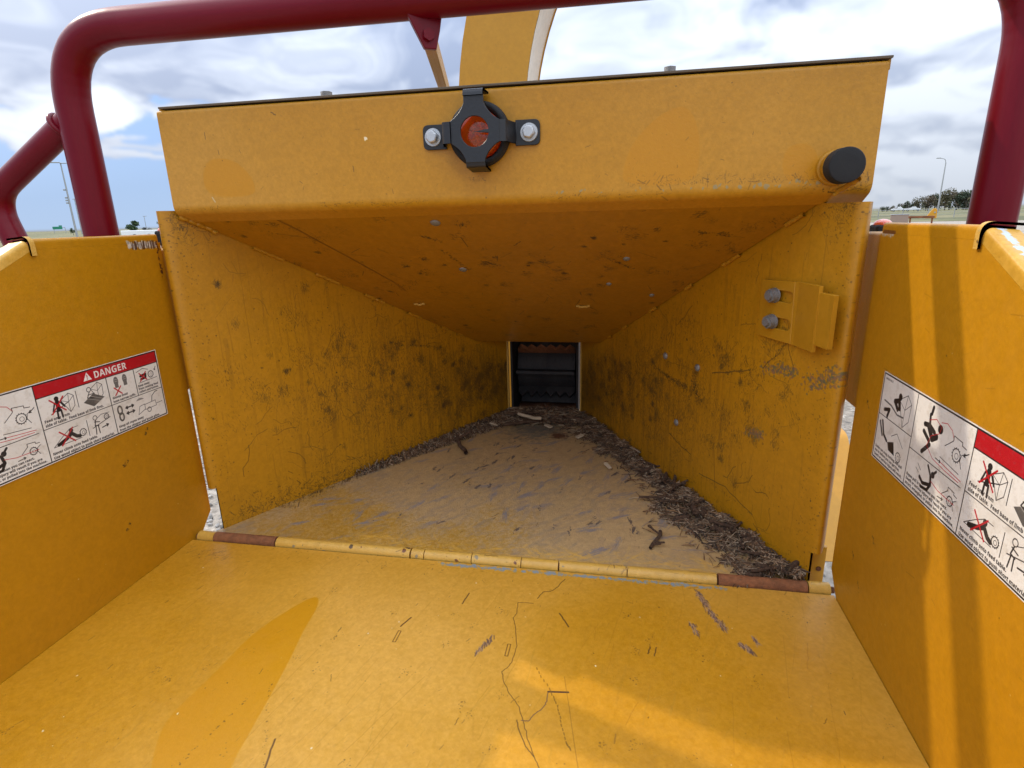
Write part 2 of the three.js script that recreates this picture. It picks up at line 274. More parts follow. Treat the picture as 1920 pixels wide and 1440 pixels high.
// ------------------------------------------------------------------ feed table
const XL = -0.76, XR = 0.323;
{
  const tex = sheetTex(-0.78, 0.05, 1.12, 0.79, 1600, { dustOrLight: 0.5, dustOrLightCol: [204, 154, 70], grain: 7, mott: 9 }, (c) => {   // u = x, v = -z; paler tone paints in the sky sheen
    const F = (l) => l.map((p) => [p[0], -p[1]]);
    // long faint wipe marks and drag scratches
    for (let i = 0; i < 150; i++) { const x = rr(-0.75, 0.3), y = rr(0.1, 0.8), l = rr(0.02, 0.13), a = 1.35 + gauss() * 0.22 + (x < -0.4 ? 0.1 : 0); line(c, rough([[x, y], [x + Math.cos(a) * l, y + Math.sin(a) * l]], 0.0008), rr(0.0004, 0.0012), col(140, 92, 14, rr(0.1, 0.35))); }
    for (let i = 0; i < 260; i++) { const x = rr(-0.75, 0.3), y = rr(0.1, 0.8), l = rr(0.01, 0.07), a = 1.3 + gauss() * 0.5; line(c, rough([[x, y], [x + Math.cos(a) * l, y + Math.sin(a) * l]], 0.0012), rr(0.0006, 0.003), col(150, 112, 40, rr(0.05, 0.16))); }
    saturatedPatch(c, F([[-0.446, -0.69], [-0.467, -0.667], [-0.497, -0.592], [-0.499, -0.518], [-0.507, -0.462], [-0.503, -0.433], [-0.476, -0.39], [-0.431, -0.331], [-0.366, -0.342], [-0.394, -0.404], [-0.4, -0.45], [-0.416, -0.554], [-0.428, -0.614], [-0.432, -0.66]]));  // deeper yellow patch with its own outline
    grime(c, 900, () => [rr(-0.76, 0.32), rr(0.1, 0.81), 1.3 + gauss() * 0.5], 0.0004, 0.0022, 0.6, 0.4);
    for (let i = 0; i < 70; i++) { const x = rr(-0.75, 0.31), y = rr(0.12, 0.8), n = 6 + rnd() * 14; for (let k = 0; k < n; k++) fleck(c, x + gauss() * 0.007, y + gauss() * 0.009, rr(0.0004, 0.0014), dirt(0.45)); }
    grime(c, 160, () => [rr(-0.76, 0.32), 0.81 - Math.abs(gauss()) * 0.06], 0.0005, 0.0025, 0.55, 0.5);
    grime(c, 90, () => [-0.69 + gauss() * 0.05, 0.765 + gauss() * 0.02, 0.9], 0.0006, 0.003, 0.5, 0.8);
    for (const [a, b] of [[[-0.33, 0.36], [-0.42, 0.52]], [[-0.45, 0.4], [-0.43, 0.5]]]) smear(c, a, b, 0.006, 40, 0.7, 0.001);
    const ck = col(72, 50, 22, 0.85);
    const main = F([[-0.116, -0.719], [-0.139, -0.718], [-0.137, -0.693], [-0.14, -0.683], [-0.135, -0.67], [-0.125, -0.629], [-0.126, -0.6], [-0.13, -0.588], [-0.136, -0.581], [-0.131, -0.567], [-0.12, -0.548], [-0.105, -0.531], [-0.097, -0.512], [-0.088, -0.49], [-0.079, -0.471], [-0.071, -0.457], [-0.056, -0.425], [-0.04, -0.38]]);
    line(c, rough(main, 0.0006), 0.0008, ck);
    line(c, rough(F([[-0.075, -0.786], [-0.087, -0.761], [-0.092, -0.752], [-0.106, -0.748], [-0.112, -0.731]]), 0.001), 0.0011, ck);
    line(c, rough(F([[-0.104, -0.512], [-0.101, -0.502], [-0.089, -0.48], [-0.078, -0.469]]), 0.0004), 0.001, ck);
    line(c, rough(F([[-0.1, -0.512], [-0.091, -0.513], [-0.087, -0.522], [-0.076, -0.535], [-0.074, -0.545], [-0.074, -0.557]]), 0.0008), 0.001, col(90, 66, 60, 0.9));
    line(c, F([[-0.074, -0.558], [-0.05, -0.561]]), 0.0024, col(60, 38, 30, 0.95));
    const ds = F([[-0.094, -0.594], [-0.073, -0.564], [-0.063, -0.545], [-0.055, -0.52], [-0.047, -0.493], [-0.04, -0.484]]);
    for (let i = 0; i < ds.length - 1; i++) for (let k = 0; k < 5; k++) { const t = k / 5, x = mix(ds[i][0], ds[i + 1][0], t) + gauss() * 0.001, y = mix(ds[i][1], ds[i + 1][1], t); line(c, [[x, y], [x + 0.001, y - 0.003]], 0.0013, col(110, 78, 20, 0.75)); }
    line(c, rough(F([[-0.057, -0.585], [-0.031, -0.464], [-0.01, -0.37]]), 0.0006), 0.0008, col(120, 84, 20, 0.6));
    for (const s of [[[-0.221, -0.702], [-0.217, -0.728]], [[-0.294, -0.641], [-0.286, -0.661]], [[-0.366, -0.444], [-0.356, -0.41]], [[0.047, -0.641], [0.05, -0.654]], [[0.054, -0.638], [0.058, -0.654]], [[-0.075, -0.702], [-0.06, -0.676]]]) line(c, rough(F(s), 0.0006), rr(0.0012, 0.0024), col(80, 54, 28, 0.8));
    for (const [x, y] of [[-0.292, 0.621], [-0.1355, 0.619]]) { c.strokeStyle = col(84, 56, 20, 0.9); c.lineWidth = 0.001; c.strokeRect(x - 0.002, y - 0.011, 0.004, 0.022); }
    for (const [s, w, n] of [[[[0.124, -0.789], [0.137, -0.741]], 0.012, 130], [[[0.137, -0.741], [0.153, -0.704]], 0.01, 110], [[[0.166, -0.68], [0.18, -0.665]], 0.009, 80], [[[0.108, -0.713], [0.113, -0.69]], 0.008, 50], [[[-0.161, -0.644], [-0.177, -0.609]], 0.007, 60], [[[0.186, -0.698], [0.19, -0.683]], 0.006, 30]]) {
      const f = F(s); for (let i = 0; i < n; i++) { const t = rnd(), x = mix(f[0][0], f[1][0], t) + gauss() * w * 0.45, y = mix(f[0][1], f[1][1], t) + gauss() * w * 0.45; line(c, [[x, y], [x + rr(-0.001, 0.003), y - rr(0.002, 0.008)]], rr(0.0006, 0.002), rnd() < 0.4 ? col(92, 70, 64, 0.7) : col(160, 128, 100, 0.55)); }
    }
    // paint worn through to primer along the hinge
    for (let i = 0; i < 420; i++) { const x = rr(-0.29, 0.17); fleck(c, x, 0.797 + gauss() * 0.004, rr(0.001, 0.005), col(128, 140, 150, rr(0.3, 0.8))); }
    for (let i = 0; i < 40; i++) fleck(c, rr(-0.74, 0.31), rr(0.15, 0.8), rr(0.0008, 0.0018), col(228, 222, 204, 0.8));
  });
  const prof = fillet([[-0.804, 0], [-0.06, 0], [-0.05, -0.045]], [0.012]);    // [z, y]
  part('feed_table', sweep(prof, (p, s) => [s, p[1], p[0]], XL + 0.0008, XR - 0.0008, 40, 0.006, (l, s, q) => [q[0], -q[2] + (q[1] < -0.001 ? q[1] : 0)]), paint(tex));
  const ribs = [];
  for (const z of [-0.7, -0.4, -0.15]) part('table_stiffener', box(1.0, 0.05, 0.04, 0.004).translate(-0.2185, -0.034, z), yellow);
}
// hinge barrel, knuckle by knuckle
function uvm(g, su, sv) { const u = g.attributes.uv, o = rnd(), q = rnd(); for (let i = 0; i < u.count; i++) u.setXY(i, u.getX(i) * su + o, u.getY(i) * sv + q); return g; }
{
  const k = [[-0.752, -0.72, 0], [-0.719, -0.597, 2], [-0.594, -0.343, 0], [-0.34, -0.318, 1], [-0.3165, -0.235, 0], [-0.2335, -0.151, 1], [-0.1495, -0.0895, 0], [-0.087, 0.02, 0], [0.0215, 0.1565, 0], [0.1595, 0.287, 2], [0.289, 0.319, 0]];
  for (const [a, b, m] of k) part('hinge_knuckle', uvm(cyl(0.0105, 0.0105, b - a, 18), 0.066, b - a).rotateZ(Math.PI / 2).translate((a + b) / 2, 0.0005, -0.8165), [worn, worn, rust][m]);
  part('hinge_pin', cyl(0.005, 0.005, 1.084, 10).rotateZ(Math.PI / 2).translate(-0.2165, 0.0005, -0.8165), rust);
}

// ------------------------------------------------------------------ hopper: floor, walls, hood
const A = [-0.724, -0.85], B = [-0.319, -1.57], C = [0.289, -0.83], E2 = [-0.105, -1.57];
const lenL = Math.hypot(B[0] - A[0], B[1] - A[1]), lenR = Math.hypot(E2[0] - C[0], E2[1] - C[1]);
const under = (z) => (z > -1.46 ? 0.574 - ((-0.85 - z) * 0.336) / 0.61 : 0.238);
{
  const tex = sheetTex(-0.78, 0.8, 1.12, 0.82, 1500, { dustOrLight: 1.5, dustOrLightCol: [174, 144, 100], grain: 13, mott: 15 }, (c) => {   // u = x, v = -z
    const inside = (x, z) => x > mix(A[0], B[0], (z - 0.85) / 0.72) && x < mix(C[0], E2[0], (z - 0.83) / 0.74);
    const at = (x0, x1, z0, z1, a) => () => { for (let i = 0; i < 20; i++) { const x = rr(x0, x1), z = rr(z0, z1); if (inside(x, z)) return [x, z, a === undefined ? undefined : a + gauss() * 0.5]; } return null; };
    // grey clay film in ragged streaks
    for (let i = 0; i < 1600; i++) { const p = at(-0.75, 0.3, 0.82, 1.57)(); if (!p) continue; const l = rr(0.005, 0.04), a = 0.9 + gauss() * 0.7; if (look(nA, p[0] * 700, p[1] * 700) < 0.46) continue; line(c, rough([[p[0], p[1]], [p[0] + Math.cos(a) * l, p[1] + Math.sin(a) * l]], 0.0015), rr(0.002, 0.010), col(138, 122, 108, rr(0.1, 0.28))); }
    for (let i = 0; i < 70; i++) { const p = at(-0.6, 0.15, 0.85, 1.4)(); if (!p) continue; const n = 10 + rnd() * 20; const a0 = 0.9 + gauss() * 0.8; for (let k = 0; k < n * 2; k++) { const t = gauss() * 0.022, x = p[0] + Math.cos(a0) * t + gauss() * 0.006, v = p[1] + Math.sin(a0) * t + gauss() * 0.006, l = rr(0.003, 0.014); line(c, [[x, v], [x + Math.cos(a0) * l, v + Math.sin(a0) * l]], rr(0.0006, 0.003), col(128, 120, 122, rr(0.2, 0.5))); } }
    for (let i = 0; i < 75; i++) { const p = at(-0.42, 0.14, 0.92, 1.5)(); if (!p) continue; const n = 4 + rnd() * rnd() * 50; const a0 = 1.2 + gauss() * 0.6; for (let k = 0; k < n; k++) { const t = gauss() * 0.012, x = p[0] + Math.cos(a0) * t + gauss() * 0.003, v = p[1] + Math.sin(a0) * t + gauss() * 0.003, b = a0 + gauss() * 0.5, l = rr(0.001, 0.007); line(c, [[x, v], [x + Math.cos(b) * l, v + Math.sin(b) * l]], rr(0.0005, 0.0026), col(82, 72, 70, rr(0.35, 0.8))); } }
    grime(c, 900, at(-0.75, 0.3, 0.82, 1.57, 1.2), 0.0006, 0.003, 0.6, 0.5);
    // dark earthy deposits along the left wall
    grime(c, 1500, () => { const t = rnd(), x = mix(A[0], B[0], t) + Math.abs(gauss()) * 0.025, z = mix(0.85, 1.57, t); return t > 0.12 ? [x, z, 2.0] : null; }, 0.001, 0.005, 0.8, 0.5);
    grime(c, 1600, () => { const t = rnd(), x = mix(C[0], E2[0], t) - Math.abs(gauss()) * 0.06, z = mix(0.83, 1.57, t); return [x, z, 0.8]; }, 0.001, 0.004, 0.6, 0.4);
    // bare grey steel before the feed opening
    for (let i = 0; i < 1300; i++) fleck(c, -0.215 + gauss() * 0.09, 1.45 + gauss() * 0.09, rr(0.003, 0.011), col(pick([92, 104, 84]), 88, 84, 0.18));
    for (let i = 0; i < 130; i++) fleck(c, -0.15 + gauss() * 0.02, 1.4 + gauss() * 0.02, rr(0.003, 0.008), col(96, 60, 36, 0.45));
    // rubbed yellow at the front edge
    for (let i = 0; i < 260; i++) { const x = rr(-0.5, 0.25), l = rr(0.01, 0.06); line(c, rough([[x, 0.828 + Math.abs(gauss()) * 0.05], [x + l, 0.828 + Math.abs(gauss()) * 0.05]], 0.002), rr(0.002, 0.006), col(226, 170, 60, rr(0.06, 0.2))); }
  });
  const rows = [[-0.826, -0.016], [-0.8285, -0.004], [-0.835, 0.0005], [-0.95, 0.0005], [-1.2, 0.0005], [-1.57, 0.0005], [-1.62, 0.0005]].map(([z, y]) => {
    const r = []; for (let k = 0; k <= 20; k++) { const t = k / 20, zz = Math.max(z, -1.57), xa = mix(A[0], B[0], clamp((-0.85 - zz) / 0.72)) - 0.012, xb = mix(C[0], E2[0], clamp((-0.83 - zz) / 0.74)) + 0.012, x = mix(xa, xb, t); r.push([x, y, z, x, -z]); } return r;
  });
  part('hopper_floor', sheet(rows.map((r) => r.slice().reverse()), 0.006), paint(tex, { bumpMap: grainTile, bumpScale: 0.0009 }));
}
function wallMaterial(len, seedMarks) {
  return paint(sheetTex(-0.07, -0.02, len + 0.09, 0.64, 1500, { dustOrLight: 0.07, grain: 9, mott: 12 }, (c) => seedMarks(c, len)));
}
const wallGrime = (c, len) => {
  for (let i = 0; i < 120; i++) { const s = len * Math.pow(rnd(), 0.6), y = rr(0.02, 0.57 - s * 0.47), a = rr(0, 6.28), p = [[s, y]]; for (let k = 0; k < 4; k++) { const q = p[p.length - 1], b = a + gauss() * 0.8, l = rr(0.004, 0.02); p.push([q[0] + Math.cos(b) * l, q[1] + Math.sin(b) * l]); } line(c, rough(p, 0.0006), rr(0.0004, 0.0014), dirt(rr(0.3, 0.7))); }
  for (let i = 0; i < 500; i++) fleck(c, rr(-0.02, 0.03), rr(0.05, 0.57), rr(0.0004, 0.0018), dirt(rr(0.2, 0.6)));
  grime(c, 500, () => [Math.abs(gauss()) * 0.06, 0.57 - Math.abs(gauss()) * 0.05], 0.0005, 0.0024, 0.55, 0.4);
  const topAt = (s) => 0.57 - s * 0.47;
  // vertical rain streaks of dirt, thicker towards the throat
  for (let i = 0; i < 900; i++) { const s = len * Math.pow(rnd(), 0.6), y = rr(0, topAt(s)), l = rr(0.01, 0.09); line(c, rough([[s, y], [s + gauss() * 0.002, y - l]], 0.0008), rr(0.0006, 0.0026), col(120, 84, 22, rr(0.06, 0.26))); }
  grime(c, 9000, () => { const s = len * Math.pow(rnd(), 0.55), y = rr(0, topAt(s)); return look(nB, s * 1100, y * 1100) > 0.5 ? [s, y, Math.PI / 2 + gauss() * 0.8] : null; }, 0.0004, 0.0022, 0.4, 0.25);
  grime(c, 3500, () => { const s = len * Math.pow(rnd(), 0.45), y = rr(0, topAt(s)); return look(nA, s * 700 + 80, y * 700) > 0.55 ? [s, y, Math.PI / 2 + gauss() * 0.5] : null; }, 0.0006, 0.0040, 0.55, 0.15);
  for (let i = 0; i < 420; i++) { const s = len * Math.pow(rnd(), 0.5), y = topAt(s) * clamp(0.5 + gauss() * 0.36, 0.02, 1), n = 30 + rnd() * 110, w = rr(0.006, 0.035), a = Math.PI / 2 + gauss() * 0.7, al = rr(0.25, 0.72); for (let k = 0; k < n; k++) { const x = s + gauss() * w, v = y + gauss() * w, b = a + gauss() * 0.7, l = rr(0.001, 0.006); line(c, [[x, v], [x + Math.cos(b) * l, v + Math.sin(b) * l]], rr(0.0003, 0.0011), dirt(al * rr(0.4, 1))); } }
  for (let i = 0; i < 420; i++) { const s = len * Math.pow(rnd(), 0.42), y = rr(0.04, topAt(s)), l = rr(0.02, 0.12); line(c, rough([[s, y], [s + gauss() * 0.004, y - l]], 0.0016), rr(0.002, 0.009), col(112, 78, 24, rr(0.06, 0.17))); }
  grime(c, 700, () => { const s = len * Math.pow(rnd(), 0.35), y = topAt(s) * clamp(0.55 + gauss() * 0.25); return [s, y, 1.2]; }, 0.0008, 0.0036, 0.5, 0.2);
  grime(c, 900, () => [rr(0, len), Math.abs(gauss()) * 0.035], 0.0008, 0.003, 0.6, 0.3);
  for (let i = 0; i < 40; i++) { const s = rr(0, len), y = rr(0, topAt(s)), l = rr(0.01, 0.05), a = rr(0, 6.28); line(c, rough([[s, y], [s + Math.cos(a) * l, y + Math.sin(a) * l]], 0.001), rr(0.0004, 0.0009), dirt(rr(0.2, 0.5))); }
  for (let i = 0; i < 240; i++) { const s = rr(0, len), y = rr(0, topAt(s)); fleck(c, s, y, rr(0.0005, 0.0022), dirt(rr(0.4, 0.85))); }
};
function wall(name, P0, P1, sideSign, len, material, flangeBottom, label) {
  // profile in plan: flange rolled outwards, then the straight wall back to the throat
  const d = [(P1[0] - P0[0]) / len, (P1[1] - P0[1]) / len], out = [sideSign, 0];
  const plan = fillet([[P0[0] + out[0] * (sideSign < 0 ? 0.0425 : 0.0315), P0[1] - 0.03], [P0[0] - d[0] * 0.022, P0[1] - d[1] * 0.022], [P0[0] + d[0] * 0.05, P0[1] + d[1] * 0.05]], [0.018], 10);
  const sOf = (x, z) => (x - P0[0]) * d[0] + (z - P0[1]) * d[1];
  const orient = sideSign < 0;
  const mk = (pl, y0f, y1f, nY) => {
    const rows = pl.map((p) => { const r = [], s = sOf(p[0], p[1]); for (let k = 0; k <= nY; k++) { const y = mix(y0f(p[1]), y1f(p[1]), k / nY); r.push([p[0], y, p[1], s, y]); } return r; });
    return sheet(orient ? rows : rows.map((r) => r.slice().reverse()), 0.004);
  };
  const long = []; for (let k = 0; k <= 14; k++) long.push([mix(P0[0] + d[0] * 0.05, P1[0], k / 14), mix(P0[1] + d[1] * 0.05, P1[1], k / 14)]);
  const low = [[P0[0] - d[0] * 0.004, P0[1] - d[1] * 0.004], [P0[0] + d[0] * 0.05, P0[1] + d[1] * 0.05]];
  const g = mergeGeometries([mk(plan, () => flangeBottom, () => (sideSign < 0 ? 0.576 : 0.559), 10), mk(low, () => 0, () => flangeBottom, 2), mk(long, () => 0, (z) => under(z) + 0.006, 10)]);
  const o = part(name, g, material); if (label) o.userData.label = label; return o;
}
const wallL = wall('hopper_wall', A, B, -1, lenL, wallMaterial(lenL, (c, len) => {
  wallGrime(c, len);
  smear(c, [0.417, 0.285], [0.46, 0.27], 0.008, 60, 0.85); smear(c, [0.47, 0.268], [0.565, 0.247], 0.006, 90, 0.8);
  grime(c, 1500, () => [rr(0.03, 0.6), Math.abs(gauss()) * 0.05], 0.0008, 0.003, 0.6, 0.3);
  line(c, rough([[0.1, 0.43], [0.1, 0.33]], 0.0004), 0.0007, col(110, 76, 14, 0.5));
}), 0.084, 'left hopper wall, scuffed and dirt streaked towards the opening');
const wallR = wall('hopper_wall', C, E2, 1, lenR, wallMaterial(lenR, (c, len) => {
  wallGrime(c, len);
  smear(c, [0.461, 0.236], [0.40, 0.225], 0.010, 110, 0.85); smear(c, [0.41, 0.226], [0.335, 0.222], 0.013, 200, 0.9); smear(c, [0.316, 0.25], [0.295, 0.205], 0.022, 160, 0.85);
  for (const [a, b, w, n] of [[[0.134, 0.309], [0.06, 0.322], 0.020, 200], [[0.04, 0.305], [-0.014, 0.335], 0.034, 220], [[0.12, 0.2], [0.16, 0.19], 0.02, 120]]) for (let i = 0; i < n; i++) { const t = rnd(); fleck(c, mix(a[0], b[0], t) + gauss() * w * 0.5, mix(a[1], b[1], t) + gauss() * w * 0.45, rr(0.001, 0.0035), col(pick([120, 134, 96]), 96, 74, rr(0.4, 0.8))); }
  for (const l of [[[0.387, 0.108], [0.36, 0.098], [0.309, 0.09]], [[0.279, 0.062], [0.2, 0.07], [0.125, 0.052]], [[0.085, 0.362], [0.134, 0.309]], [[0.16, 0.3], [0.26, 0.27]]]) { line(c, rough(l, 0.002), 0.0016, dirt(0.7)); smear(c, l[0], l[l.length - 1], 0.006, 50, 0.7, 0.0012); }
  line(c, rough([[0.227, 0.049], [0.241, 0.14]], 0.0005), 0.0012, dirt(0.8));
}), 0.055, 'right hopper wall with dark rub marks and a latch bracket');

// throat: frame edges, short plates behind the hood lip
const cream = worn;
part('throat_edge', box(0.006, 0.24, 0.012, 0.002).translate(B[0] + 0.001, 0.12, B[1] - 0.008), cream);
part('throat_edge', box(0.006, 0.24, 0.012, 0.002).translate(E2[0] - 0.001, 0.12, E2[1] - 0.008), cream);
{
  const th = grp('feed_chamber', chipper), at = (g) => M(g), zc = -1.70, dz = 0.5;
  mesh('chamber_wall', at(box(0.006, 0.42, dz).translate(B[0] + 0.012, 0.16, -1.58 - dz / 2)), darkSteel, th);
  mesh('chamber_wall', at(box(0.006, 0.42, dz).translate(E2[0] - 0.012, 0.16, -1.58 - dz / 2)), darkSteel, th);
  mesh('chamber_floor', at(box(0.2, 0.006, dz).translate(-0.212, -0.012, -1.6 - dz / 2)), rust, th);
  mesh('chamber_roof', at(box(0.22, 0.006, dz).translate(-0.212, 0.373, -1.58 - dz / 2)), darkSteel, th);
  mesh('chamber_back', at(box(0.22, 0.42, 0.006).translate(-0.212, 0.16, -1.585 - dz)), darkSteel, th);
  // feed roller: drum with toothed bars
  const fr = grp('feed_roller', chipper), ax = V(-0.212, 0.112, -1.705);
  mesh('drum', at(cyl(0.085, 0.085, 0.17, 32).rotateZ(Math.PI / 2).translate(ax.x, ax.y, ax.z)), darkSteel, fr);
  for (let k = 0; k < 9; k++) {
    const a = (k / 9) * 2 * Math.PI + 0.12, pts = [[-0.085, 0]]; const n = k % 2 ? 6 : 1;
    if (n === 1) { pts.push([-0.085, 0.034], [0.085, 0.034]); } else for (let i = 0; i < n; i++) { const x = -0.085 + (i * 0.17) / n; pts.push([x, 0.022], [x + 0.17 / n / 2, 0.04]); }
    if (n > 1) pts.push([0.085, 0.022]); pts.push([0.085, 0]);
    const g = ext(shp(pts), 0.008, 0.001).translate(0, 0.08, -0.004).rotateX(a).translate(ax.x, ax.y, ax.z);
    mesh('tooth_bar', at(g), k === 1 || k === 8 ? rust : darkSteel, fr);
  }
}

// hood
const HX0 = -0.713, HX1 = 0.313, HZ = -0.85;
{
  const faceTex = sheetTex(-0.74, 0.54, 1.08, 0.24, 1700, { dustOrLight: 0.32, dustOrLightCol: [196, 146, 72], grain: 8, mott: 7 }, (c) => {   // u = x, v = y; sky sheen put into the pale second colour
    saturatedPatch(c, [[0.079, 0.686], [0.094, 0.658], [0.098, 0.619], [0.091, 0.588], [-0.004, 0.59], [-0.001, 0.616], [0.012, 0.646], [0.039, 0.674], [0.059, 0.684]]);  // dark reflection of a figure, painted as deeper yellow within the sheen
    saturatedPatch(c, [[-0.645, 0.648], [-0.599, 0.651], [-0.571, 0.631], [-0.561, 0.607], [-0.568, 0.593], [-0.655, 0.595]]);  // second dark reflection put into the colour
    saturatedPatch(c, [[0.20, 0.63], [0.235, 0.635], [0.25, 0.60], [0.245, 0.58], [0.205, 0.585]]);  // one more patch of the same deeper yellow
    grime(c, 240, () => [rr(-0.71, 0.31), rr(0.58, 0.72)], 0.0004, 0.0018, 0.6, 0.4);
    grime(c, 1100, () => { const x = rr(-0.71, 0.31); return look(nA, x * 1500, 30) > 0.42 ? [x, 0.577 + gauss() * 0.005, gauss()] : null; }, 0.0004, 0.0020, 0.5, 0.12);
    grime(c, 300, () => [rr(0.0, 0.31), 0.588 + Math.abs(gauss()) * 0.012], 0.0005, 0.002, 0.5, 0.5);
    grime(c, 130, () => [rr(0.25, 0.31), rr(0.572, 0.6)], 0.0007, 0.003, 0.7, 0.3);
    for (let i = 0; i < 30; i++) fleck(c, rr(-0.1, 0.26), 0.584 + gauss() * 0.003, rr(0.001, 0.004), col(140, 138, 130, 0.6));
    fleck(c, -0.374, 0.667, 0.0032, col(240, 226, 196, 0.9));
    line(c, [[-0.64, 0.594], [-0.636, 0.587]], 0.002, col(205, 190, 160, 0.7));
    smear(c, [-0.22, 0.607], [-0.19, 0.604], 0.008, 40, 0.4, 0.0008);
  });
  const uTex = sheetTex(-0.76, -0.06, 1.12, 0.80, 1400, { dustOrLight: 0.3, dustOrLightCol: [128, 88, 34], grain: 12, mott: 16 }, (c) => {     // u = x, v = distance from the front edge; brown second tone paints in shade
    line(c, rough([[-0.573, -0.004], [-0.534, 0.071], [-0.496, 0.171], [-0.452, 0.296], [-0.446, 0.339]], 0.0012), 0.006, col(120, 74, 20, 0.5));
    line(c, rough([[-0.573, -0.004], [-0.534, 0.071], [-0.496, 0.171], [-0.452, 0.296]], 0.0012), 0.0025, col(86, 52, 18, 0.5));
    for (let i = 0; i < 170; i++) { const x0 = rr(-0.65, 0.28), v0 = rr(0, 0.66), n = 20 + rnd() * 50, w = rr(0.004, 0.02), a = rr(0, 6.28), al = rr(0.25, 0.7); for (let k = 0; k < n; k++) { const x = x0 + gauss() * w, v = v0 + gauss() * w, b = a + gauss() * 0.7, l = rr(0.001, 0.006); line(c, [[x, v], [x + Math.cos(b) * l, v + Math.sin(b) * l]], rr(0.0004, 0.0016), dirt(al * rr(0.4, 1))); } }
    grime(c, 1500, () => { const x = rr(-0.7, 0.3), v = rr(-0.01, 0.7); return look(nA, x * 800, v * 800) > 0.5 ? [x, v] : null; }, 0.0006, 0.004, 0.6, 0.35);
    grime(c, 400, () => [rr(-0.7, 0.3), Math.abs(gauss()) * 0.02], 0.0008, 0.003, 0.6, 0.3);
    for (const [a, b] of [[[-0.31, 0.15], [-0.28, 0.24]], [[-0.25, 0.2], [-0.22, 0.22]], [[-0.02, 0.2], [0.02, 0.24]], [[-0.33, 0.1], [-0.3, 0.12]], [[0.1, 0.1], [0.16, 0.12]]]) smear(c, a, b, 0.008, 60, 0.8, 0.0018);
    for (let i = 0; i < 40; i++) { const x = rr(-0.6, 0.2), v = rr(0, 0.6), a = rr(0, 6.28), l = rr(0.01, 0.05); line(c, rough([[x, v], [x + Math.cos(a) * l, v + Math.sin(a) * l]], 0.001), rr(0.0006, 0.0016), dirt(0.7)); }
    for (const [x, v] of [[0.011, 0.026], [-0.193, 0.014], [-0.17, 0.22], [0.25, 0.03]]) { c.fillStyle = col(20, 14, 8, 0.9); c.fillRect(x, v, 0.006, 0.004); }
  });
  // front face with rolled lower edge (profile z, y) and a small roll at the top
  const fp = fillet([[HZ - 0.022, 0.7235], [HZ, 0.7235], [HZ, 0.573], [HZ - 0.03, 0.5575]], [0.006, 0.018], 9);
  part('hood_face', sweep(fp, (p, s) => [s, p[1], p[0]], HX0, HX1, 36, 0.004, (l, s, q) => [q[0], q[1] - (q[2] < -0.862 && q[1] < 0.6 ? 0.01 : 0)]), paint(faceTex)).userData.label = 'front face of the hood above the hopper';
  const k = Math.hypot(0.61, 0.336), up = [];
  for (let i = 0; i <= 16; i++) { const z = mix(-0.872, -1.46, i / 16); up.push([z, under(z) + (i ? 0 : 0.001)]); }
  up.push([-1.465, 0.2365], [-1.475, 0.238], [-1.6, 0.238]);
  const rows = up.map(([z, y]) => { const r = [], xa = mix(A[0], B[0], clamp((-0.85 - z) / 0.72)) + 0.003, xb = mix(C[0], E2[0], clamp((-0.83 - z) / 0.74)) - 0.003; for (let j = 0; j <= 20; j++) { const x = mix(xa, xb, j / 20); r.push([x, y, z, x, ((-0.85 - z) / 0.61) * k]); } return r; });
  const us = part('hood_underside', sheet(rows, 0.004), paint(uTex)); us.userData.label = 'sloping underside of the hood roofing the hopper';
  const un = V(0, -0.61, 0.336).normalize();
  const dome = (r, h) => { const g = new THREE.SphereGeometry(r, 16, 6, 0, Math.PI * 2, 0, Math.PI / 2); g.scale(1, h / r, 1); return g; };
  for (const [x, v, r] of [[-0.291, 0.057, 0.0085], [-0.293, 0.235, 0.0078], [0.007, 0.197, 0.0062], [-0.024, 0.308, 0.0055], [0.059, 0.366, 0.0055]]) {
    const z = -0.85 - (v * 0.61) / k; mesh('carriage_bolt', M(dome(r, 0.0035).applyMatrix4(basis(V(1, 0, 0), un.clone(), V(1, 0, 0).cross(un), V(x, under(z), z)))), dullSteel, us);
  }
  const bead = (pts, r) => { const q = []; for (let i = 0; i < pts.length - 1; i++) { const n = Math.max(2, Math.round(pts[i].distanceTo(pts[i + 1]) / 0.004)); for (let j = 0; j < n; j++) q.push(pts[i].clone().lerp(pts[i + 1], j / n).add(V(gauss(), gauss(), gauss()).multiplyScalar(0.0009))); } q.push(pts[pts.length - 1]); const g = new THREE.TubeGeometry(new THREE.CatmullRomCurve3(q), q.length * 3, r, 7); const p = g.attributes.position, c0 = q[0]; for (let i = 0; i < p.count; i++) { const w = 1 + 0.25 * Math.sin(p.getX(i) * 900) ; p.setY(i, p.getY(i) + (w - 1) * 0.0012); } return g; };
  for (const [x0, x1, v] of [[-0.452, -0.428, 0.415], [-0.094, -0.066, 0.427]]) { const z = -0.85 - (v * 0.61) / k; mesh('weld_bead', M(bead([V(x0, under(z) - 0.001, z), V((x0 + x1) / 2, under(z) - 0.002, z + 0.003), V(x1, under(z) - 0.001, z)], 0.0026)), worn, us); }
  const along = (P0, P1, len, s, inn) => { const x = mix(P0[0], P1[0], s / len), z = mix(P0[1], P1[1], s / len); return V(x + inn, under(z) - 0.001, z); };
  for (const [a, b] of [[0.012, 0.068], [0.129, 0.183], [0.248, 0.298], [0.358, 0.408], [0.471, 0.512], [0.577, 0.597], [0.631, 0.645]]) mesh('weld_bead', M(bead([along(A, B, lenL, a, 0.004), along(A, B, lenL, b, 0.004)], rr(0.0032, 0.0042))), yellow, wallL);
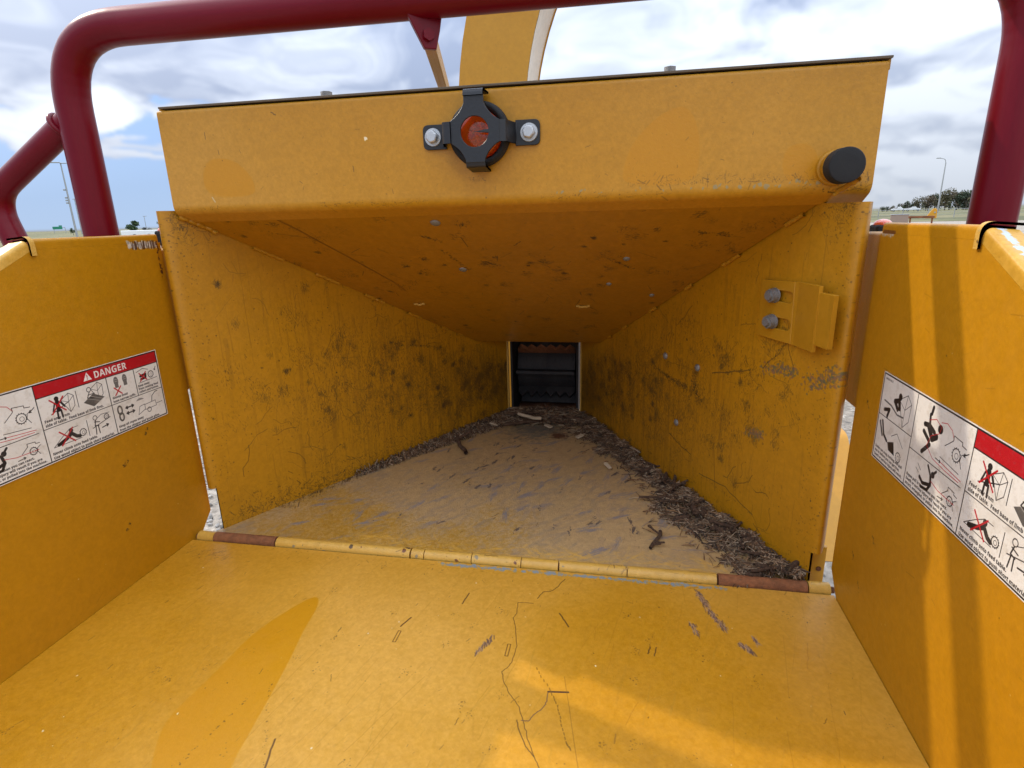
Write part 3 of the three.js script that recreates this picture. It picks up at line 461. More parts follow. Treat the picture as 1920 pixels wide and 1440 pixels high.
  for (const [a, b] of [[-0.006, 0.03], [0.077, 0.11], [0.205, 0.246], [0.33, 0.352], [0.45, 0.478], [0.572, 0.594], [0.65, 0.663]]) mesh('weld_bead', M(bead([along(C, E2, lenR, a, -0.004), along(C, E2, lenR, b, -0.004)], rr(0.0032, 0.0042))), yellow, wallR);
  const rn = V(-0.8827, 0, 0.47), rd = V((E2[0] - C[0]) / lenR, 0, (E2[1] - C[1]) / lenR);
  for (const [s, y] of [[0.416, 0.268], [0.305, 0.269], [0.364, 0.139]]) mesh('carriage_bolt', M(dome(0.0072, 0.004).applyMatrix4(basis(rd.clone(), rn.clone(), rd.clone().cross(rn), V(C[0] + rd.x * s, y, C[1] + rd.z * s)))), dullSteel, wallR);
  // sides, lid, back
  const side = (P0, P1, inn) => { const len = Math.hypot(P1[0] - P0[0], P1[1] - P0[1]), r = []; for (let i = 0; i <= 8; i++) { const t = i / 8, x = mix(P0[0], P1[0], t) + inn, z = mix(P0[1] - 0.012, P1[1], t); r.push([[x, under(z) + 0.008, z, t * len, 0], [x, 0.721, z, t * len, 0.6]]); } return sheet(inn > 0 ? r : r.map((q) => q.slice().reverse()), 0.004); };
  part('hood_side', side([HX0 + 0.004, HZ], [B[0], -1.5], 0.001), yellow);
  part('hood_side', side([HX1 - 0.004, HZ], [E2[0], -1.5], -0.001), yellow);
  part('hood_back', box(0.25, 0.48, 0.005).translate(-0.212, 0.481, -1.5), yellow);
  const lid = part('hood_lid', (() => { const g = ext(shp([[HX0 + 0.003, 0.8515], [HX1 + 0.004, 0.8515], [HX1 + 0.004, 0.9], [E2[0] + 0.02, 1.52], [B[0] - 0.02, 1.52], [HX0 + 0.003, 0.9]].map(([x, z]) => [x, z])), 0.0022, 0.0004); g.rotateX(-Math.PI / 2); g.translate(0, 0.7262, 0); return g; })(), new THREE.MeshStandardMaterial({ color: new THREE.Color().setRGB(0.13, 0.095, 0.06), roughness: 0.7 }));
  // the end of the lid folds down at its right and left corners
  for (const [x, w] of [[HX1 + 0.0035, 0.004], [HX0 - 0.0015, 0.004]]) mesh('lid_tab', M(box(w, 0.014, 0.045, 0.001).translate(x, 0.7215, -0.883)), yellow, lid);
  for (const [x, z] of [[-0.445, -0.885], [0.056, -0.885]]) {
    const b = grp('lid_bolt', lid);
    mesh('washer', M(cyl(0.011, 0.011, 0.002, 20).translate(x, 0.7300, z)), steel, lid).name = 'washer';
    mesh('bolt_head', M(cyl(0.0085, 0.0085, 0.009, 6).translate(x, 0.7356, z)), dullSteel, lid); lid.remove(b);
  }
}

// marker light with guard
{
  const L = grp('marker_light', chipper), cx = -0.2, cy = 0.6635, put = (g) => M(g.translate(cx, cy, HZ));
  L.userData.label = 'round amber marker light behind a black cross-shaped guard';
  const lath = (pts, n = 40) => new THREE.LatheGeometry(pts.map((p) => new THREE.Vector2(p[0], p[1])), n).rotateX(Math.PI / 2);
  mesh('housing', put(lath([[0, 0.002], [0.0425, 0.002], [0.0435, 0.006], [0.042, 0.016], [0.039, 0.019], [0.036, 0.0185], [0.0335, 0.013], [0.033, 0.008], [0, 0.008]])), rubber, L);
  const lens = mesh('lens', put(lath([[0.0325, 0.009], [0.0315, 0.017], [0.028, 0.021], [0.018, 0.0235], [0, 0.0245]])), amber, L);
  mesh('reflector', put(lath([[0, 0.0085], [0.032, 0.0085], [0.032, 0.0095], [0, 0.0095]])), amberBack, lens);
  for (let i = 0; i < 8; i++) { const a = i * 0.785 + 0.3, r = i ? 0.0125 : 0; mesh('led_cup', put(lath([[0.002, 0.0098], [0.0042, 0.013], [0.0052, 0.0165], [0.0046, 0.0168], [0.0034, 0.0135], [0.0012, 0.0102]], 14).translate(Math.cos(a) * r, Math.sin(a) * r, 0)), amberBack, lens); }
  // guard plate
  const s = new THREE.Shape(), hx = 0.0345, top = 0.046, bot = -0.039, w = 0.0135;
  s.moveTo(w, top); s.lineTo(w, 0.036); s.quadraticCurveTo(0.019, 0.022, hx, w); s.lineTo(hx, -w); s.quadraticCurveTo(0.019, -0.021, w, -0.036); s.lineTo(w, bot);
  s.lineTo(-w, bot); s.lineTo(-w, -0.036); s.quadraticCurveTo(-0.019, -0.021, -hx, -w); s.lineTo(-hx, w); s.quadraticCurveTo(-0.019, 0.022, -w, 0.036); s.lineTo(-w, top); s.closePath();
  const h = new THREE.Path(); for (let i = 0; i < 8; i++) { const a = i * Math.PI / 4 + 0.39; for (let q = -2; q <= 2; q++) { const b = a + q * 0.13; h.lineTo(Math.cos(b) * 0.0195, Math.sin(b) * 0.0195); } } h.closePath(); s.holes.push(h);
  const zf = 0.036;
  const parts = [ext(s, 0.003, 0.0005).translate(0, 0, zf)];
  const strip = (prof, wd, axis) => sweep(fillet(prof, 0.004, 4), (p, q) => (axis ? [q, p[0], p[1]] : [p[0], q, p[1]]), -wd, wd, 1, 0.003);
  parts.push(strip([[top - 0.002, zf + 0.003], [top + 0.004, zf + 0.002], [top + 0.005, 0.004]], w, true));
  parts.push(strip([[bot + 0.002, zf + 0.003], [bot - 0.006, zf + 0.001], [bot - 0.010, 0.004]], w, true));
  parts.push(strip([[hx - 0.002, zf + 0.003], [hx + 0.008, zf + 0.001], [hx + 0.016, 0.0045], [hx + 0.022, 0.0035]], w, false));
  parts.push(strip([[-hx + 0.002, zf + 0.003], [-hx - 0.008, zf + 0.001], [-hx - 0.016, 0.0045], [-hx - 0.022, 0.0035]], w, false));
  const ear = (sx) => { const e = new THREE.Shape(), a = 0.05, b = 0.084, r = 0.008, q = 0.0165; e.moveTo(a, -q); e.lineTo(b - r, -q); e.quadraticCurveTo(b, -q, b, -q + r); e.lineTo(b, q - r); e.quadraticCurveTo(b, q, b - r, q); e.lineTo(a, q); e.closePath(); const g = ext(e, 0.003, 0.0005); g.translate(0, 0, 0.001); if (sx < 0) g.rotateZ(Math.PI); return g; };
  parts.push(ear(1), ear(-1));
  const flat = parts.map((g) => { const n = g.index ? g.toNonIndexed() : g; return n; });
  mesh('guard', put(mergeGeometries(flat)), blackPaint, L);
  for (const sx of [-1, 1]) {
    const b = grp('bolt', L), x = sx * 0.069;
    mesh('washer', put(cyl(0.0118, 0.0125, 0.0024, 28).rotateX(Math.PI / 2).translate(x, 0, 0.0054)), steel, b);
    mesh('bolt_head', put(mergeGeometries([cyl(0.0086, 0.0092, 0.008, 6), cyl(0.007, 0.0086, 0.0012, 6).translate(0, 0.0046, 0)]).rotateX(Math.PI / 2).rotateZ(0.3 * sx).translate(x, 0, 0.0105)), steel, b);
  }
}
// rubber stop
{
  const S = grp('bumper_stop', chipper), put = (g) => M(g.rotateX(Math.PI / 2).scale(0.8, 0.8, 0.78).translate(0.265, 0.602, HZ));
  S.userData.label = 'black rubber cap on a short yellow pipe stub';
  mesh('pipe_stub', put(mergeGeometries([cyl(0.0225, 0.0225, 0.05, 32).translate(0, 0.022, 0), new THREE.TorusGeometry(0.024, 0.004, 8, 32).rotateX(Math.PI / 2).translate(0, 0.003, 0)])), yellow, S);
  mesh('rubber_cap', put(new THREE.LatheGeometry([[0.0228, 0.03], [0.0262, 0.0305], [0.0268, 0.033], [0.0262, 0.058], [0.0245, 0.0605], [0.012, 0.061], [0, 0.0608]].map((p) => new THREE.Vector2(p[0], p[1])), 36)), rubber, S);
}
// latch bracket on the right wall
{
  const Lb = grp('latch_bracket', chipper), rn = V(-0.8827, 0, 0.47), rd = V((E2[0] - C[0]) / lenR, 0, (E2[1] - C[1]) / lenR);
  Lb.userData.label = 'bent yellow latch plate held by two bolts on the right hopper wall';
  const at = (s, y, n) => [C[0] + rd.x * s + rn.x * n, y, C[1] + rd.z * s + rn.z * n];
  const sh = shp([[0.147, 0.362], [0.147, 0.449], [0.079, 0.452], [0.076, 0.36]]);
  for (const y of [0.428, 0.387]) { const h = new THREE.Path(); const x0 = 0.088, x1 = 0.122, r = 0.0085; h.absarc(x1, y, r, -Math.PI / 2, Math.PI / 2, false); h.absarc(x0, y, r, Math.PI / 2, Math.PI * 1.5, false); h.closePath(); sh.holes.push(h); }
  const bx = rd.clone(), by = V(0, 1, 0), bz = bx.clone().cross(by), sgn = bz.dot(rn) > 0 ? 1 : -1;
  const plateG = ext(sh, 0.005, 0.0006); const pm = basis(bx, by, bz, V(C[0], 0, C[1]).addScaledVector(rn, sgn > 0 ? 0.001 : 0.006)); plateG.applyMatrix4(pm);
  const prism = (pts, y0, y1) => { const g = ext(shp(pts), y1 - y0, 0.0006); g.applyMatrix4(basis(rd.clone(), rn.clone(), V(0, sgn > 0 ? -1 : 1, 0), V(C[0], sgn > 0 ? y1 : y0, C[1]))); return g; };
  mesh('plate', M(mergeGeometries([plateG, prism([[0.0788, 0.0012], [0.0788, 0.0058], [0.071, 0.0064], [0.022, 0.0190], [0.0205, 0.0138], [0.069, 0.0016]], 0.3605, 0.4515)])), yellow, Lb);
  mesh('tab', M(prism([[0.027, 0.0105], [0.026, 0.0165], [-0.008, 0.0235], [-0.0095, 0.0170]], 0.371, 0.4425)), yellow, Lb);
  for (const y of [0.428, 0.388]) {
    const b = grp('bolt', Lb), m = basis(bx.clone(), rn.clone(), bx.clone().cross(rn), V(...at(0.117, y, 0.006)));
    mesh('flange_nut', M(mergeGeometries([cyl(0.0112, 0.0118, 0.002, 24).translate(0, 0.001, 0), cyl(0.0106, 0.0110, 0.008, 6).translate(0, 0.006, 0)]).applyMatrix4(m)), dullSteel, b);
    mesh('stud', M(cyl(0.0064, 0.0064, 0.0045, 16).translate(0, 0.0118, 0).applyMatrix4(m)), dullSteel, b);
  }
}
// hinge bracket beside the right wall
{
  const g = ext(shp([[0.279, -0.012], [0.3215, -0.012], [0.3215, 0.052], [0.279, 0.056]]), 0.005, 0.0006).translate(0, 0, -0.856);
  const hb = part('hinge_bracket', g, yellow);
  mesh('bolt_hole', M(cyl(0.004, 0.004, 0.0008, 14).rotateX(Math.PI / 2).translate(0.313, 0.014, -0.8496)), rust, hb);
}

// ------------------------------------------------------------------ side panels of the feed table
function decalTexture() {
  const W = 1632, H = 452, cv = document.createElement('canvas'); cv.width = W; cv.height = H; const c = cv.getContext('2d');
  c.fillStyle = '#e6e2da'; c.fillRect(0, 0, W, H);
  const ink = '#1d1b1e', red = '#b5121f'; c.lineCap = 'round'; c.lineJoin = 'round';
  const P = (pts, w, s = ink, close) => { c.strokeStyle = s; c.lineWidth = w; c.beginPath(); pts.forEach((p, i) => (i ? c.lineTo(p[0], p[1]) : c.moveTo(p[0], p[1]))); if (close) c.closePath(); c.stroke(); };
  const O = (x, y, r, w, s = ink) => { c.strokeStyle = s; c.lineWidth = w; c.beginPath(); c.arc(x, y, r, 0, 7); c.stroke(); };
  const Dk = (x, y, r, s = ink) => { c.fillStyle = s; c.beginPath(); c.arc(x, y, r, 0, 7); c.fill(); };
  const T = (t, x, y, s, w = 'bold') => { c.fillStyle = ink; c.strokeStyle = ink; c.lineWidth = 0.9; c.font = `${w} ${s}px sans-serif`; c.fillText(t, x, y); c.strokeText(t, x, y); };
  const arrow = (x0, y0, x1, y1, w = 4, hd = 12) => { P([[x0, y0], [x1, y1]], w); const a = Math.atan2(y1 - y0, x1 - x0); P([[x1 - hd * Math.cos(a - 0.6), y1 - hd * Math.sin(a - 0.6)], [x1, y1], [x1 - hd * Math.cos(a + 0.6), y1 - hd * Math.sin(a + 0.6)]], w); };
  const cross = (x, y, r) => { P([[x - r, y - r], [x + r, y + r]], 8, red); P([[x + r, y - r], [x - r, y + r]], 8, red); };
  const roller = (x, y, r) => { O(x, y, r, 4); O(x + r * 0.1, y + r * 0.1, r * 0.45, 2); for (let i = 0; i < 14; i++) { const a = i * 0.449; P([[x + r * Math.cos(a), y + r * Math.sin(a)], [x + r * 1.16 * Math.cos(a), y + r * 1.16 * Math.sin(a)]], 4); } };
  const hopper = (x, y, k) => { P([[x, y], [x + 70 * k, y - 40 * k], [x + 110 * k, y - 10 * k], [x + 105 * k, y + 70 * k], [x + 60 * k, y + 110 * k], [x, y]], 3); P([[x + 70 * k, y - 40 * k], [x + 60 * k, y + 30 * k], [x + 60 * k, y + 110 * k]], 2.5); P([[x + 60 * k, y + 30 * k], [x + 110 * k, y - 10 * k]], 2.5); P([[x + 60 * k, y + 30 * k], [x, y]], 2); };
  const chip = (x, y, k) => { P([[x, y], [x + 50 * k, y - 40 * k], [x + 50 * k, y - 62 * k], [x + 110 * k, y - 56 * k], [x + 110 * k, y - 44 * k], [x + 140 * k, y - 40 * k]], 3.4); roller(x + 84 * k, y + 6 * k, 26 * k); P([[x + 128 * k, y + 44 * k], [x + 112 * k, y + 16 * k], [x + 118 * k, y - 8 * k], [x + 142 * k, y - 22 * k]], 3); };
  // header
  const x2 = 788; c.fillStyle = red; c.fillRect(x2, 10, W - x2 - 10, 70);
  c.fillStyle = '#efece6'; c.font = 'bold 58px sans-serif'; c.fillText('DANGER', 1150, 66);
  c.beginPath(); c.moveTo(1080, 66); c.lineTo(1108, 18); c.lineTo(1136, 66); c.fill(); c.fillStyle = red; c.fillRect(1105, 32, 6, 18); c.fillRect(1105, 54, 6, 6);
  // frame and dividers
  P([[8, 8], [W - 8, 8], [W - 8, H - 8], [8, H - 8]], 7, ink, true);
  P([[348, 8], [348, H - 8]], 5); P([[x2, 8], [x2, H - 8]], 5); P([[x2, 82], [W - 8, 82]], 5);
  P([[8, 214], [348, 214]], 4); P([[348, 262], [760, 262]], 4);
  P([[x2, 258], [1632 - 10, 258]], 4); P([[1224, 82], [1224, H - 8]], 5); P([[1428, 82], [1428, 258]], 5);
  // column A: caught by clothing
  T('M4291H3 E', 26, 34, 15, 'normal'); hopper(190, 90, 1.05);
  Dk(196, 76, 17); P([[150, 110], [190, 96], [204, 130]], 24); P([[150, 110], [186, 140]], 22); P([[60, 180], [110, 166], [96, 204]], 18); P([[46, 136], [120, 142], [190, 166], [250, 160]], 9, '#8d8a86'); P([[46, 136], [120, 142], [190, 166], [250, 160]], 3);
  P([[60, 240], [90, 300], [130, 320]], 15); P([[36, 250], [76, 310]], 13); c.fillStyle = ink; c.beginPath(); c.moveTo(140, 322); c.lineTo(200, 300); c.lineTo(224, 360); c.lineTo(160, 356); c.fill(); roller(262, 352, 22); P([[170, 280], [220, 250], [290, 296]], 3);
  ['Limbs can snag clothing and pull', 'you in before you can get free.', 'Death or serious injury will result.'].forEach((t, i) => T(t, 24, 388 + i * 21, 18.5));
  // column B: rope
  Dk(560, 100, 19); P([[478, 60], [484, 30]], 17); P([[440, 118], [478, 112], [520, 128]], 22); P([[470, 116], [510, 160], [540, 140]], 28); P([[500, 190], [450, 240]], 20); P([[440, 150], [490, 176]], 20); P([[478, 112], [470, 66]], 16);
  P([[470, 90], [520, 70], [566, 90], [556, 120], [500, 150], [480, 200], [540, 236], [640, 246], [740, 250]], 3, red); P([[560, 70], [600, 60], [640, 74], [662, 104]], 3, red);
  chip(610, 150, 1.0); P([[590, 206], [730, 220]], 3); arrow(560, 224, 600, 226, 4, 10); arrow(770, 120, 740, 140, 4, 12); P([[600, 226], [752, 240]], 3, red);
  Dk(566, 300, 14); P([[520, 276], [552, 312], [586, 276]], 12); P([[552, 312], [560, 348], [500, 366], [470, 350]], 16); P([[560, 348], [540, 380], [490, 386]], 14); chip(650, 340, 0.72); P([[560, 330], [620, 344], [740, 346]], 3, red); P([[440, 300], [470, 320]], 3); P([[430, 324], [456, 336]], 3); arrow(624, 366, 664, 362, 4, 11);
  ['Ropes pull in faster than you can react.', 'Death or serious injury will result if you are', 'struck, entangled, or pulled into the machine.'].forEach((t, i) => T(t, 362, 388 + i * 21, 18.2));
  // danger: feed from side
  hopper(920, 130, 0.72); Dk(898, 112, 13); P([[898, 130], [898, 176]], 24); P([[888, 180], [886, 222]], 11); P([[910, 180], [912, 222]], 11); P([[880, 140], [866, 176]], 9); P([[918, 140], [936, 168]], 9); P([[850, 190], [960, 150]], 4); cross(898, 150, 40);
  P([[1016, 104], [1016, 200]], 4); hopper(1110, 120, 0.72); c.fillStyle = '#55524f'; c.beginPath(); c.moveTo(1050, 186); c.lineTo(1120, 150); c.lineTo(1190, 190); c.lineTo(1110, 226); c.fill(); P([[1080, 170], [1160, 206]], 2, '#b9b5ae'); P([[1100, 160], [1176, 196]], 2, '#b9b5ae'); O(1098, 120, 13, 4); P([[1098, 136], [1080, 166], [1120, 176]], 5); P([[1086, 150], [1130, 150]], 4);
  T('Feed only from', 804, 224, 20.5); T('side of table.  Feed base of limb first.', 804, 248, 20.5);
  // never climb
  P([[820, 372], [880, 330], [930, 300], [980, 300]], 3); P([[850, 366], [900, 350], [936, 330], [962, 356], [980, 362]], 20); Dk(936, 312, 13); roller(1004, 348, 19); P([[820, 372], [990, 376]], 3); cross(908, 338, 40);
  P([[1040, 290], [1040, 384]], 4); O(1096, 294, 13, 4); P([[1096, 308], [1086, 340], [1110, 346]], 6); P([[1086, 316], [1120, 326]], 5); P([[1070, 350], [1196, 320]], 4); roller(1172, 310, 15); P([[1110, 300], [1140, 286], [1196, 290]], 3); P([[1090, 346], [1084, 392]], 6); P([[1106, 348], [1108, 392]], 6); arrow(1130, 366, 1174, 360, 6, 14);
  T('Never climb onto feed table.', 804, 412, 20.5); T('Use wood object to push short material.', 804, 436, 20.5);
  // gloves
  for (const x of [1288, 1352]) { c.fillStyle = '#6a6764'; c.beginPath(); c.ellipse(x, 122, 17, 28, 0, 0, 7); c.fill(); c.fillRect(x - 13, 140, 26, 24); P([[x - 10, 112], [x + 10, 112]], 2, '#c9c5be'); P([[x - 10, 124], [x + 10, 124]], 2, '#c9c5be'); }
  cross(1290, 184, 24); T('Gloves must', 1240, 226, 19); T('have narrow cuffs.', 1240, 249, 19);
  // keep away
  P([[1446, 110], [1500, 96], [1540, 112]], 3); P([[1472, 142], [1514, 136], [1510, 158], [1474, 162]], 16); cross(1492, 148, 26); roller(1556, 148, 20); arrow(1604, 108, 1590, 130, 4, 9); P([[1450, 182], [1600, 178]], 3);
  ['Keep away', 'from rotating feed', 'rollers and knives.'].forEach((t, i) => T(t, 1440, 206 + i * 20.5, 18));
  // ropes away
  c.strokeStyle = '#4a4744'; c.lineWidth = 11; c.beginPath(); c.ellipse(1272, 306, 15, 26, 0, 0, 7); c.stroke(); c.beginPath(); c.ellipse(1276, 350, 15, 24, 0, 0, 7); c.stroke();
  arrow(1340, 306, 1376, 306, 8, 14); arrow(1350, 306, 1316, 306, 8, 14); arrow(1340, 342, 1376, 342, 8, 14); arrow(1350, 342, 1316, 342, 8, 14);
  c.fillStyle = '#8a8784'; c.beginPath(); c.moveTo(1400, 290); c.quadraticCurveTo(1432, 262, 1464, 290); c.fill(); P([[1400, 380], [1420, 330], [1460, 326], [1460, 360], [1400, 380]], 3); P([[1460, 330], [1550, 326], [1552, 362], [1460, 364]], 3); P([[1520, 326], [1530, 290], [1560, 270], [1580, 268]], 5); O(1490, 372, 15, 4); P([[1552, 350], [1604, 348]], 3);
  T('Keep all ropes away', 1240, 412, 20); T('from the chipper and brush piles.', 1240, 436, 20);
  // weathering of the film
  const im = c.getImageData(0, 0, W, H), d = im.data;
  for (let y = 0; y < H; y++) for (let x = 0; x < W; x++) { const o = (y * W + x) * 4, g = sm(0.5, 0.8, look(nA, x * 0.8, y * 0.8)) * 0.16 + sm(0.56, 0.78, look(nF, x * 0.5, y * 0.5)) * 0.14 + sm(0.62, 0.75, look(nB, x * 1.7, y * 1.7)) * 0.2; d[o] = mix(d[o], 168, g); d[o + 1] = mix(d[o + 1], 156, g); d[o + 2] = mix(d[o + 2], 138, g); }
  c.putImageData(im, 0, 0);
  for (let i = 0; i < 26; i++) { const x = rr(0, W), y = rr(0, H), a = rr(0, 6.28), l = rr(10, 60); P([[x, y], [x + l * Math.cos(a), y + l * Math.sin(a)]], rr(1, 2.5), 'rgba(225,215,205,0.45)'); }
  const t = new THREE.CanvasTexture(cv); t.colorSpace = THREE.SRGBColorSpace; t.anisotropy = 8; return t;
}
const decalMat = new THREE.MeshPhysicalMaterial({ map: decalTexture(), roughness: 0.4, roughnessMap: null, bumpMap: peel, bumpScale: 0.0002, side: THREE.DoubleSide });
function sidePanel(right) {
  const x = right ? XR : XL, o = right ? 1 : -1, zr = right ? -0.829 : -0.861, zc = right ? -0.612 : -0.64, top = right ? 0.534 : 0.541, tt = right ? -0.004 : 0.004;
  const tex = sheetTex(-0.9, -0.02, 0.95, 0.6, 1500, { dustOrLight: 0.05, grain: 7, mott: 6 }, (c) => {               // u = z, v = y
    grime(c, right ? 70 : 60, () => [rr(-0.85, 0), rr(0.01, 0.52)], 0.0005, 0.002, 0.6, 0.5);
    for (let i = 0; i < 50; i++) { const z = rr(-0.85, -0.1), y = rr(0.02, 0.5), a = gauss() * 0.6, l = rr(0.005, 0.03); line(c, [[z, y], [z + Math.cos(a) * l, y + Math.sin(a) * l]], rr(0.0004, 0.0009), col(120, 84, 10, rr(0.2, 0.6))); }
    for (let i = 0; i < 26; i++) fleck(c, rr(-0.85, -0.1), rr(0.03, 0.5), rr(0.0006, 0.0014), col(206, 176, 120, 0.8));
    if (right) {
      for (const [z, y] of [[-0.78, 0.28], [-0.77, 0.1], [-0.74, 0.07], [-0.72, 0.15], [-0.795, 0.31]]) smear(c, [z, y], [z + 0.008, y - 0.012], 0.006, 12, 0.7, 0.0014);
      for (let i = 0; i < 60; i++) { const z = rr(-0.826, -0.793); fleck(c, z, 0.52 + gauss() * 0.004, rr(0.001, 0.003), col(190, 180, 166, 0.8)); } line(c, [[-0.82, 0.529], [-0.79, 0.5285]], 0.005, col(104, 60, 36, 0.9));
    } else {
      for (const [z, y] of [[-0.71, 0.2], [-0.76, 0.235], [-0.69, 0.1]]) smear(c, [z, y], [z + 0.008, y - 0.01], 0.006, 14, 0.75, 0.0015);
      for (let i = 0; i < 300; i++) fleck(c, rr(-0.852, -0.795), 0.524 + gauss() * 0.0045, rr(0.001, 0.004), pick([col(196, 190, 180, 0.8), col(160, 152, 144, 0.8), col(214, 206, 190, 0.8)]));
      for (let i = 0; i < 26; i++) { const z = rr(-0.85, -0.795); line(c, [[z, 0.53], [z + gauss() * 0.002, 0.518]], rr(0.0008, 0.002), col(76, 52, 40, 0.8)); }
      for (let i = 0; i < 40; i++) fleck(c, -0.853 + gauss() * 0.002, rr(0.47, 0.53), rr(0.001, 0.003), col(84, 44, 26, 0.85));
    }
  });
  const pts = [[zr, 0.03], [zr, top - 0.0141], [zc - 0.0033, top - 0.0141], [-0.08, 0.2515], [-0.05, 0.237], [-0.05, -0.03], [zr + 0.06, -0.03]];
  const g = ext(shp(pts), 0.004);                                    // local x = z, y = y, extrude = thickness outwards
  g.applyMatrix4(basis(V(0, 0, 1), V(0, 1, 0), V(-1, 0, 0), V(right ? x + 0.004 : x, 0, 0)));
  const m = paint(tex), p = part('side_panel', g, m);
  p.userData.label = right ? 'right folding side panel of the feed table with warning decal' : 'left folding side panel of the feed table with warning decal';
  // top flange and sloping flange, each rolled outwards
  const roll = fillet([[0, -0.014], [0, 0], [0.027, -0.003]], 0.010, 7);
  const f1 = sweep(roll, (q, s) => [x + o * q[0], top + q[1], s], zr + 0.004, zc - 0.001, 10, tt, (l, s, q) => [s, 0.527 + l]);
  mesh('top_flange', M(f1), right ? m : m, p);
  const dz = -0.08 - zc, dy = 0.268 - top, L = Math.hypot(dz, dy), tz = dz / L, ty = dy / L;
  const f2 = sweep(roll, (q, s) => [x + o * q[0], top + ty * s + q[1] * tz, zc + tz * s - q[1] * ty], 0.006, L, 14, tt, (l, s, q) => [0.02 + s, l + 0.02]);
  const chTex = sheetTex(0, 0, 0.75, 0.12, 1400, { dustOrLight: 0.35, dustOrLightCol: [222, 188, 120], grain: 9, mott: 12 }, (c) => {
    if (right) { for (let i = 0; i < 500; i++) fleck(c, rr(0.02, 0.3), 0.043 + gauss() * 0.003, rr(0.001, 0.004), col(176, 186, 200, 0.75)); for (let k = 0; k < 9; k++) { const u = rr(0.03, 0.35), v = rr(0.055, 0.085); for (let i = 0; i < 70; i++) fleck(c, u + gauss() * 0.014, v + gauss() * 0.004, rr(0.001, 0.003), col(110, 92, 76, 0.45)); } }
    grime(c, 160, () => [rr(0, 0.7), rr(0, 0.1)], 0.0006, 0.002, 0.5, 0.4);
  });
  mesh('sloping_flange', M(f2), paint(chTex), p);
  // short strip where the two flanges meet
  const st = sweep(fillet([[-0.0035, -0.022], [-0.0035, 0.0035], [0.031, 0.0005]], 0.012, 7), (q, s) => [x + o * q[0], top + q[1], s], zc - 0.004, zc + 0.003, 2, tt * 0.6);
  mesh('corner_strip', M(st), worn, p);
  // decal
  const z0 = right ? -0.7555 : -0.8055, w = 0.408, h = 0.1125, y0 = right ? 0.2455 : 0.2435;
  const dg = new THREE.BoxGeometry(w, h, 0.0006, 1, 1, 1).translate(w / 2, h / 2, 0);
  if (right) dg.applyMatrix4(basis(V(0, 0, 1), V(0, 1, 0), V(-1, 0, 0), V(x - 0.0008, y0, z0)));
  else dg.applyMatrix4(basis(V(0, 0, -1), V(0, 1, 0), V(1, 0, 0), V(x + 0.0008, y0, z0 + w)));
  const de = mesh('warning_decal', M(dg), decalMat, p); de.userData.label = 'white and red danger decal with pictograms';
}
sidePanel(false); sidePanel(true);
// lamps on the machine just behind the panels
for (const [x, y, z, lab] of [[0.367, 0.515, -0.94, 'orange marker lamp behind the right panel'], [-0.822, 0.532, -0.95, 'orange marker lamp behind the left panel']]) {
  const c = grp('side_marker_lamp', chipper); c.userData.label = lab;
  mesh('lamp_base', M(box(0.026, 0.026, 0.03, 0.004).translate(x, y, z)), rubber, c);
  mesh('lamp_lens', M(new THREE.SphereGeometry(0.012, 20, 10, 0, 6.283, 0, Math.PI / 2).scale(1, 0.7, 1.2).translate(x, y + 0.0125, z)), new THREE.MeshPhysicalMaterial({ color: new THREE.Color().setRGB(0.75, 0.1, 0.03), roughness: 0.2, clearcoat: 1 }), c);
  mesh('lamp_arm', M(box(0.014, 0.05, 0.02).translate(x, y - 0.0375, z)), yellow, c);
}

// ------------------------------------------------------------------ red control bar
{
  const z = -0.82, yT = 0.831, r = 0.0246, xl = -0.829, xr = 0.442;
  const hoop = roundedPath([V(xl, -0.1, z), V(xl, yT, z), V(xr, yT - 0.006, z), V(xr - 0.006, -0.1, z)], [0.105, 0.105], 12);
  const bar = part('control_bar', pipe(hoop, r, 24), redPaint); bar.userData.label = 'dark red tubular feed control bar arching over the hood';
  const br = (s) => { const x0 = s < 0 ? xl : xr; return roundedPath([V(x0, 0.718, z), V(x0 + s * 0.194, 0.605, z), V(x0 + s * 0.142, 0.446, z), V(x0 + s * 0.02, 0.2, z)], [0.058, 0.058], 8); };
  mesh('brace', M(pipe(br(-1), 0.019, 18)), redPaint, bar); mesh('brace', M(pipe(br(1), 0.019, 18)), redPaint, bar);
  for (const x of [xl, xr]) mesh('weld_collar', M(new THREE.TorusGeometry(0.0205, 0.004, 8, 22).rotateX(Math.PI / 2).rotateZ(x < 0 ? -0.95 : 0.95).translate(x + (x < 0 ? -0.025 : 0.025), 0.704, z)), redPaint, bar);
  const cl = mesh('link_bracket', M(ext(shp([[-0.024, 0], [0.024, 0], [0.02, -0.02], [0.014, -0.042], [-0.002, -0.042], [-0.016, -0.016]]), 0.006, 0.001).rotateY(0.55).translate(-0.266, yT - 0.02, z - 0.004)), redPaint, bar);
  mesh('bracket_bolt', M(cyl(0.008, 0.008, 0.014, 6).rotateX(Math.PI / 2).rotateY(0.55).translate(-0.260, yT - 0.046, z - 0.001)), redPaint, bar);
  // control link running down behind the hood
  const a = V(-0.263, yT - 0.044, z - 0.014), b = V(-0.374, 0.791, -1.3), dir = b.clone().sub(a), len = dir.length(), g = box(0.016, 0.026, len, 0.002).translate(0, 0, len / 2);
  g.lookAt(dir); g.translate(a.x, a.y, a.z); part('control_link', g, yellow);
  part('link_lever', box(0.012, 0.08, 0.03, 0.002).translate(-0.362, 0.7686, -1.295), yellow);
  part('control_shaft', cyl(0.017, 0.017, xr - xl, 16).rotateZ(Math.PI / 2).translate((xl + xr) / 2 - 0.003, -0.085, z), redPaint);
}
